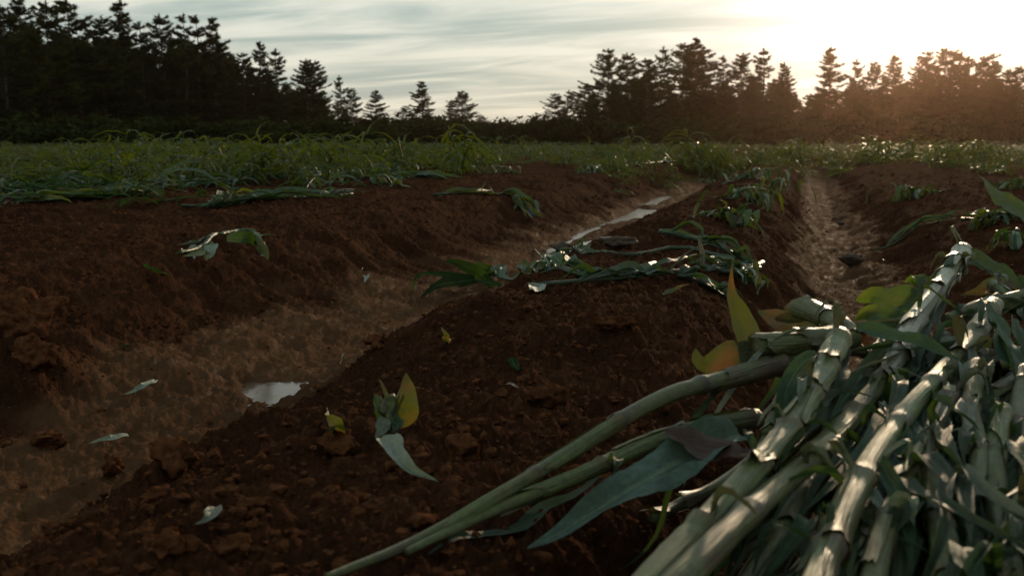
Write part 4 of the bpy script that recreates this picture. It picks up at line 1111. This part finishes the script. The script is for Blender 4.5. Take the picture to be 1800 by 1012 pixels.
# wilted plants on the left bank
BG = 'wilted corn plants on the left bank'
mw = [M_LEAFP, M_LEAF, M_LEAFP]
fallen_plant([(382, 425), (350, 448), (318, 455)], 'pale wilted plant with hanging white leaves on the left bank', BG, 121, 0.010, 3, 0.02, mw, (0.15, 0.28))
fallen_plant([(390, 424), (430, 420), (468, 450)], 'dark green wilted plant curving beside the pale one on the left bank', BG, 122, 0.010, 4, 0.03, [M_LEAF, M_LEAFP], (0.15, 0.3))
ground_blade([(378, 428), (368, 446), (362, 464)], 0.055, M_LEAFP, 'white hanging leaf of the pale wilted plant on the left bank', LG, [0.05, 0.04, 0.02], up=tuple(-FWD), seed=141, fold=0.4)
ground_blade([(374, 428), (352, 446), (320, 454)], 0.035, M_LEAFP, 'thin pale leaf pointing left from the wilted plant', LG, [0.05, 0.03, 0.01], up=tuple(-FWD), seed=142, fold=0.5)
ground_blade([(452, 428), (464, 444), (472, 462)], 0.055, M_LEAFP, 'pale leaf hanging from the dark wilted plant on the left bank', LG, [0.05, 0.04, 0.02], up=tuple(-FWD), seed=143, fold=0.4)
ground_blade([(400, 422), (430, 420), (462, 440)], 0.06, M_LEAF, 'dark green leaf arched over the left bank', LG, [0.05, 0.06, 0.03], up=tuple(-FWD), seed=144, fold=0.3)
bundle([(320, 365), (390, 366), (440, 358), (520, 350)], 22, 'flattened plant with pale broken stem pieces below the left crop', BG, 123, (0.03, 0.06), (0.35, 0.8), [M_LEAF, M_LEAF, M_CROP], 0.16, 0.01, 0.012, 9)
bundle([(440, 354), (520, 349), (620, 345)], 10, 'low plant with a white stem piece right of the broken one', BG, 124, (0.03, 0.05), (0.3, 0.7), [M_LEAF], 0.10, 0.01, 0.012, 5)
bundle([(760, 346), (850, 342), (905, 350), (945, 388)], 14, 'green plant hanging over the far wall of the left furrow', BG, 125, (0.04, 0.08), (0.4, 0.9), [M_LEAF, M_CROP], 0.10, 0.01, 0.015, 2)
bundle([(20, 354), (120, 354), (250, 344)], 26, 'long flattened plant along the bottom edge of the left crop', BG, 126, (0.03, 0.06), (0.4, 0.9), [M_LEAF, M_LEAF, M_CROP], 0.16, 0.01, 0.012, 4)
bundle([(30, 338), (150, 338), (330, 328)], 26, 'second flattened plant just inside the left crop edge', BG, 128, (0.03, 0.06), (0.4, 0.9), [M_LEAF, M_LEAF, M_CROP], 0.2, 0.01, 0.02, 3)
bundle([(620, 312), (700, 314), (780, 316)], 20, 'flattened plant with pale stem at the right end of the left crop edge', BG, 127, (0.04, 0.08), (0.4, 1.0), [M_LEAF, M_LEAF, M_CROP], 0.18, 0.012, 0.015, 6)
bundle([(1190, 285), (1100, 292), (1020, 302)], 16, 'flattened plant at the crop front above the left furrow end', BG, 129, (0.05, 0.09), (0.5, 1.2), [M_LEAF, M_CROP], 0.25, 0.012, 0.02, 4)
bundle([(1690, 392), (1760, 388), (1830, 380)], 10, 'dark flattened stalk at the right edge beyond the heap', BG, 130, (0.04, 0.06), (0.3, 0.6), [M_LEAF, M_CROP], 0.06, 0.012, 0.02, 0)
bundle([(1540, 440), (1600, 410), (1680, 385)], 7, 'thin dark blades on the slope of the right bank', BG, 131, (0.02, 0.035), (0.3, 0.6), [M_LEAF], 0.05, 0.006, 0.01, 0)

def clump(px, py, rad, nst, label, group, seed, hgt=0.18, mats=None, lw=(0.022, 0.042)):
    """an uprooted corn plant collapsed into a tuft of blades"""
    rng = np.random.default_rng(seed)
    b = hit(px, py)
    tip = b + np.array([rng.normal(0, rad * 0.5), -rad * 0.4, hgt])
    V, F, UV, p, r = stem_mesh(np.array([b - [0, 0, 0.02], (b + tip) / 2 + [0, 0, 0.03], tip]), 0.014, 0.008, [0.3, 0.6], n=16, sides=8)
    o = build('corn_plant', V, F, M_STALK, UV, None, b)
    tag(o, label, 'corn plant', group)
    mats = mats or [M_LEAF, M_LEAF, M_LEAF, M_LEAFP, M_CROP]
    for k in range(int(nst * 2.2)):
        st = p[rng.integers(4, 16)] + rng.normal(0, 0.3, 3) * [rad, rad, 0.05]
        st[2] = max(st[2], gz(st[0], st[1]) + 0.03)
        a = rng.uniform(0, 6.28)
        pth = rest_path(st, [math.cos(a), math.sin(a) * 0.8, rng.uniform(-0.1, 0.5)], rng.uniform(0.45, 1.0) * rad, rng, gz, n=7, sag=1.3)
        add_blade(o, b, pth, rng.uniform(*lw), mats[rng.integers(len(mats))], fold=rng.uniform(0.1, 0.5), ripple=0.25, twist=(0, rng.uniform(-1, 1)), seed=seed * 50 + k, n=12, cols=5)
    return o
CG = 'collapsed corn plants on the beds'
for i, (px, py, rad, n, lab, hg) in enumerate([
    (1270, 385, 0.35, 16, 'collapsed leafy plant on the middle bed crest, nearest of the crest tufts', 0.08),
    (1275, 345, 0.45, 16, 'collapsed leafy plant on the middle bed, second of the crest tufts', 0.08),
    (1300, 312, 0.7, 22, 'large collapsed leafy heap high on the middle bed beside the right furrow', 0.16),
    (1240, 322, 0.5, 12, 'low leafy tuft left of the large heap on the middle bed', 0.08),
    (1350, 330, 0.4, 10, 'leafy tuft sliding into the right furrow', 0.12),
    (1605, 350, 0.42, 18, 'silvery collapsed plant alone on the right bank', 0.16),
    (1765, 332, 0.45, 12, 'silvery collapsed plant near the right edge of the bank', 0.12),
    (1740, 395, 0.35, 12, 'dark collapsed plant behind the heap at the right', 0.10),
    (1790, 430, 0.3, 10, 'dark leaves lying between the bank and the heap at the right', 0.10),
    (1310, 500, 0.20, 10, 'shiny crumpled leaf tuft at the lip of the right furrow', 0.06),
    (1060, 305, 0.6, 14, 'silvery tuft on the left bed where the crop begins', 0.16),
    (905, 305, 0.5, 10, 'low tuft on the left bed below the crop edge', 0.12),
    (690, 325, 0.5, 10, 'dark tuft lying below the left crop edge', 0.12),
    (560, 320, 0.6, 14, 'bunched leaves at the front edge of the left crop', 0.2),
    ]):
    clump(px, py, rad * 0.7, n, lab, CG, 200 + i, hg * 0.7)

# ------------------------------------------------------------------ the standing and lodged crop
def crop_plant(seed, h=0.5, bn=7, bc=3):
    rng = np.random.default_rng(seed)
    lean = (rng.uniform(0.1, 1.0) if seed % 3 else rng.uniform(1.0, 1.5)); la = rng.uniform(0, 6.28)
    tip = np.array([math.cos(la) * lean * h, math.sin(la) * lean * h, max(0.06, h * (1 - 0.6 * lean))])
    st = resample(np.array([[0, 0, 0], tip * [0.35, 0.35, 0.6], tip]), 5)
    parts = []
    TV, TF = tube(st, np.linspace(0.008, 0.004, 5), 4)
    parts.append((TV, TF, np.full((len(TV), 2), 0.5)))
    for k in range(int(rng.integers(9, 14))):
        u = rng.uniform(0.2, 1.0)
        s = np.array([np.interp(u * 4, np.arange(5), st[:, c]) for c in range(3)])
        a = rng.uniform(0, 6.28)
        rise = rng.uniform(0.2, 1.5)
        pth = rest_path(s, [math.cos(a), math.sin(a), rise], rng.uniform(0.16, 0.36), rng, lambda x, y: 0.0, n=6, sag=rng.uniform(0.6, 1.3))
        V, F, UV = blade(pth, rng.uniform(0.020, 0.040), n=bn, cols=bc, fold=rng.uniform(0.1, 0.6) if bc > 2 else 0.0, ripple=0.1, twist=(0, rng.uniform(-1, 1)), seed=seed * 20 + k)
        parts.append((V, F, UV))
    off = 0; Vs, Fs, Us = [], [], []
    for V, F, U in parts:
        Vs.append(V); Fs.append(F + off); Us.append(U); off += len(V)
    return np.vstack(Vs), np.vstack(Fs), np.vstack(Us)

crop_h = [random.uniform(0.25, 0.42) for i in range(16)]
CROP = [crop_plant(700 + i, crop_h[i]) for i in range(16)]
CROP_MID = [crop_plant(700 + i, crop_h[i], 5, 3) for i in range(16)]
CROP_FAR = [crop_plant(700 + i, crop_h[i], 5, 2) for i in range(16)]
CROPM = []
for ci, (V, F, U) in enumerate(CROP):
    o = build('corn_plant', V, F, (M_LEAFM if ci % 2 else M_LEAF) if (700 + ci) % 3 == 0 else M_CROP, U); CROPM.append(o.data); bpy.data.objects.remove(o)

def crop_spots(n, seed):
    """where plants still grow: everything left of the near bed and beyond the washed-out strip"""
    rng = np.random.default_rng(seed)
    out = []
    while len(out) < n:
        d = math.exp(rng.uniform(math.log(6.0), math.log(80)))
        px = rng.uniform(-350, 2150)
        q = P(px, 248, d)
        x, y = q[0], q[1]
        # nearest distance at which the crop starts, seen along each direction
        lim = np.interp(px, [-350, 0, 200, 330, 520, 640, 800, 900, 1060, 1230, 1300, 1450, 1640, 1800, 2150], [6.4, 7.4, 7.9, 8.9, 10.0, 11.0, 14.5, 16, 14.5, 18.5, 19, 18, 17.5, 16, 16])
        lim = lim * (1 + 0.13 * math.sin(px * 0.021) + 0.10 * math.sin(px * 0.067 + 1))
        if d < lim: continue
        if 0.0 < x < 0.5 and y < 27: continue
        if perlin(np.array([x * 0.6]), np.array([y * 0.35]), 9)[0] < -0.42 and d < 30: continue
        out.append((x, y, d))
    out.sort(key=lambda t: t[2])
    return out

spots = crop_spots(6500, 5)
CRG = 'lodged green corn plants across the field'
zs = H(np.array([s[0] for s in spots]), np.array([s[1] for s in spots]))
inst = {(i, f): [] for i in range(len(CROP)) for f in (0, 1)}
for i, (x, y, d) in enumerate(spots):
    k = random.randrange(len(CROP)) if i > 200 or random.random() < 0.4 else random.choice([c for c in range(len(CROP)) if (700 + c) % 3 == 0])
    a = random.uniform(0, 6.28); s = random.uniform(0.75, 1.25) * (1.0 if d > 12 else 0.8)
    pn = float(perlin(np.array([x * 0.35 + 3]), np.array([y * 0.16]), 21)[0]) + 0.5 * float(perlin(np.array([x * 1.1]), np.array([y * 0.6]), 22)[0])
    s *= min(1.3, max(0.45, 0.95 + 0.9 * pn))
    if pn < -0.1 and random.random() < 0.7: k = random.choice([c for c in range(len(CROP)) if (700 + c) % 3 == 0])
    if random.random() < 0.04: s *= 1.6
    if i < 255:
        o = bpy.data.objects.new('corn_plant', CROPM[k]); COL.objects.link(o)
        o.location = (x, y, zs[i] - 0.01); o.rotation_euler = (0, 0, a); o.scale = (s * 1.15, s * 1.15, s * 0.85)
        tag(o, 'lodged green corn plant at the near edge of the crop', 'corn plant', CRG)
    else:
        inst[(k, int(d > 26))].append((x, y, zs[i] - 0.01, a, s))
upright = [c for c in range(len(CROP)) if (700 + c) % 3]
for px, d, n in ((1222, 20, 7), (1246, 20.5, 7), (1272, 21, 6), (1115, 24, 2), (1190, 25, 3), (1450, 24, 2), (1545, 22, 4), (1562, 23, 3), (1600, 24, 3), (1665, 24, 2), (1740, 22, 2), (420, 20, 2), (1045, 26, 2)):
    for q_ in range(n):
        p = P(px + random.uniform(-16, 16), 248, d + random.uniform(-1, 1))
        o = bpy.data.objects.new('corn_plant', CROPM[random.choice(upright)]); COL.objects.link(o)
        o.location = (p[0], p[1], gz(p[0], p[1]) - 0.01); o.rotation_euler = (0, 0, random.uniform(0, 6.28))
        c_ = random.uniform(1.6, 2.4); o.scale = (c_, c_, c_)
        tag(o, 'taller bent corn plant standing out above the beaten crop', 'corn plant', 'taller corn plants at the back of the field')
Vs, Fs, Us, off = [], [], [], 0
for k, lst in inst.items():
    if not lst: continue
    V, F, U = (CROP_FAR if k[1] else CROP_MID)[k[0]]
    A = np.array(lst)
    c, s_ = np.cos(A[:, 3])[:, None], np.sin(A[:, 3])[:, None]
    sc = A[:, 4][:, None]
    X = (V[None, :, 0] * c - V[None, :, 1] * s_) * sc * 1.1 + A[:, 0][:, None]
    Y = (V[None, :, 0] * s_ + V[None, :, 1] * c) * sc * 1.1 + A[:, 1][:, None]
    Z = V[None, :, 2] * sc + A[:, 2][:, None]
    Vs.append(np.stack([X, Y, Z], -1).reshape(-1, 3))
    Fs.append((F[None] + (np.arange(len(lst)) * len(V))[:, None, None]).reshape(-1, 4) + off)
    Us.append(np.tile(U, (len(lst), 1)))
    off += len(lst) * len(V)
o = build('corn_crop', np.vstack(Vs), np.vstack(Fs), M_CROP, np.vstack(Us))
tag(o, 'beaten down green corn crop reaching back to the trees', kind='stuff')

# ------------------------------------------------------------------ stones and clods
def ico(sub):
    import bmesh
    bm = bmesh.new(); bmesh.ops.create_icosphere(bm, subdivisions=sub, radius=1)
    V = np.array([v.co[:] for v in bm.verts]); F = np.array([[v.index for v in f.verts] for f in bm.faces]); bm.free()
    return V, F
I1, I2, I4 = ico(1), ico(2), ico(4)
def lump(base, seed, scale, rough=0.25, fr=1.6):
    V, F = base
    rq = np.random.default_rng(seed)
    for _ in range(9):            # broken faces
        pn = rq.normal(0, 1, 3); pn /= np.linalg.norm(pn)
        dd = V @ pn; h = rq.uniform(0.55, 0.85)
        V = V - np.clip(dd - h, 0, None)[:, None] * pn[None, :]
    V = V * (1 + 0.05 * perlin(V[:, 0] * 9 + seed, V[:, 1] * 9 + V[:, 2] * 7, seed + 9))[:, None]
    s = seed * 3.7
    nz = perlin(V[:, 0] * fr + s, V[:, 1] * fr + V[:, 2] * 1.3 + s, seed) + 0.5 * perlin(V[:, 2] * fr * 2 + s, V[:, 0] * fr * 2 - V[:, 1] + s, seed + 3)
    return V * (1 + rough * nz)[:, None] * np.asarray(scale)[None, :], F

def place_lump(name, px, py, size, seed, mat, label, cat, group=None, base=I4, rough=0.3, rot=0.0, sink=0.25):
    q = hit(px, py)
    V, F = lump(base, seed, size, rough)
    c, s = math.cos(rot), math.sin(rot)
    V = np.stack([V[:, 0] * c - V[:, 1] * s, V[:, 0] * s + V[:, 1] * c, V[:, 2]], 1)
    q = q + [0, 0, size[2] * (1 - 2 * sink)]
    o = build(name, V, F, mat); o.location = tuple(q)
    return tag(o, label, cat, group)
place_lump('stone', 1497, 468, (0.085, 0.05, 0.045), 5, M_STONE, 'dark flat stone lying on the floor of the right furrow', 'stone', rot=0.15)
place_lump('stone', 1478, 397, (0.04, 0.03, 0.02), 8, M_STONE, 'small dark clod of mud farther up the right furrow', 'stone', rot=0.4)
SG = 'stones in the stream of the left furrow'
place_lump('stone', 985, 440, (0.09, 0.05, 0.035), 9, M_STONE, 'flat grey stone between the stream and the middle bed', 'stone', SG)
place_lump('stone', 1085, 436, (0.09, 0.06, 0.03), 10, M_STONE, 'low grey stone right of the flat grey one by the stream', 'stone', SG)
DG = 'big clods of soil on the beds'
for i, (px, py, s, lab) in enumerate([
    (1085, 580, 0.038, 'pointed dark clod in the middle of the bare bed'), (590, 790, 0.028, 'dark clod just below the small yellow leaf'), (305, 825, 0.035, 'flat clod at the bed edge above the lower left soil'),
    (200, 835, 0.035, 'dark clod at the right edge of the furrow floor at lower left'), (450, 900, 0.016, 'reddish clod right of the pale pointed leaf'), (280, 880, 0.020, 'light brown clod left of the pale pointed leaf'),
    (300, 975, 0.020, 'large blurred clod at the bottom edge'), (410, 985, 0.022, 'large clod at the bottom edge right of the blurred one'), (85, 780, 0.04, 'clod lying alone on the furrow floor at left'),
    (820, 800, 0.03, 'flat clod on the bare bed right of the grey leaf'), (970, 715, 0.028, 'flat clod on the bare bed left of the tapering stalks'), (740, 930, 0.022, 'clod beside the tip of the lower tapering stalk'),
    (660, 610, 0.035, 'dark crumbling lump at the left edge of the middle bed'), (35, 590, 0.10, 'big broken block at the left edge of the picture on the bank'), (60, 640, 0.07, 'lower broken block at the left edge on the bank')]):
    rs = np.random.default_rng(i)
    place_lump('soil_clod', px, py, (s * rs.uniform(0.8, 1.3), s * rs.uniform(0.7, 1.0), s * rs.uniform(0.55, 0.85)), 20 + i, M_CLOD, lab, 'clod', DG, rot=rs.uniform(0, 3), rough=0.45)

def crumbs(n=7000):
    rng = np.random.default_rng(77)
    d = np.exp(rng.uniform(math.log(0.75), math.log(14), n))
    px = rng.uniform(-150, 1950, n)
    pts = np.array([P(a, 248, b) for a, b in zip(px, d)])
    z, wet = ground_fields(pts[:, 0], pts[:, 1])
    keep = (wet < 0.5) | (rng.uniform(size=n) < 0.12)
    Vs, Fs, off = [], [], 0
    for i in np.nonzero(keep)[0]:
        s = 0.0025 + 0.009 * rng.uniform() ** 4 + 0.0009 * d[i]
        V, F = (I1 if s < 0.018 else I2)
        V = V * (1 + 0.20 * rng.normal(0, 1, (len(V), 1))) * [s * rng.uniform(0.8, 1.3), s, s * rng.uniform(0.6, 0.95)]
        Vs.append(V + [pts[i, 0], pts[i, 1], z[i] + s * 0.2]); Fs.append(F + off); off += len(V)
    o = build('soil_crumbs', np.vstack(Vs), np.vstack(Fs), M_CLOD, smooth=False)
    tag(o, 'loose crumbs of red brown soil scattered over the beds', kind='stuff')
crumbs()

# ------------------------------------------------------------------ air
def haze():
    x0, x1, y0, y1, z0, z1 = -260, 260, -60, 330, -1.5, 32
    V = np.array([[x, y, z] for z in (z0, z1) for y in (y0, y1) for x in (x0, x1)], float)
    F = np.array([[0, 2, 3, 1], [4, 5, 7, 6], [0, 1, 5, 4], [2, 6, 7, 3], [0, 4, 6, 2], [1, 3, 7, 5]])
    m = bpy.data.materials.new('evening_haze'); m.use_nodes = True
    nt = m.node_tree; nt.nodes.clear()
    out = N(nt, 'ShaderNodeOutputMaterial')
    v = N(nt, 'ShaderNodeVolumePrincipled', inp={'Color': (1.0, 0.64, 0.46, 1), 'Density': HAZE_DENSITY, 'Anisotropy': 0.91})
    L(nt, v.outputs[0], out.inputs['Volume'])
    tag(build('haze', V, F, m, smooth=False), 'thin evening haze in front of the trees', kind='stuff')
HAZE_DENSITY = 0.00011
haze()
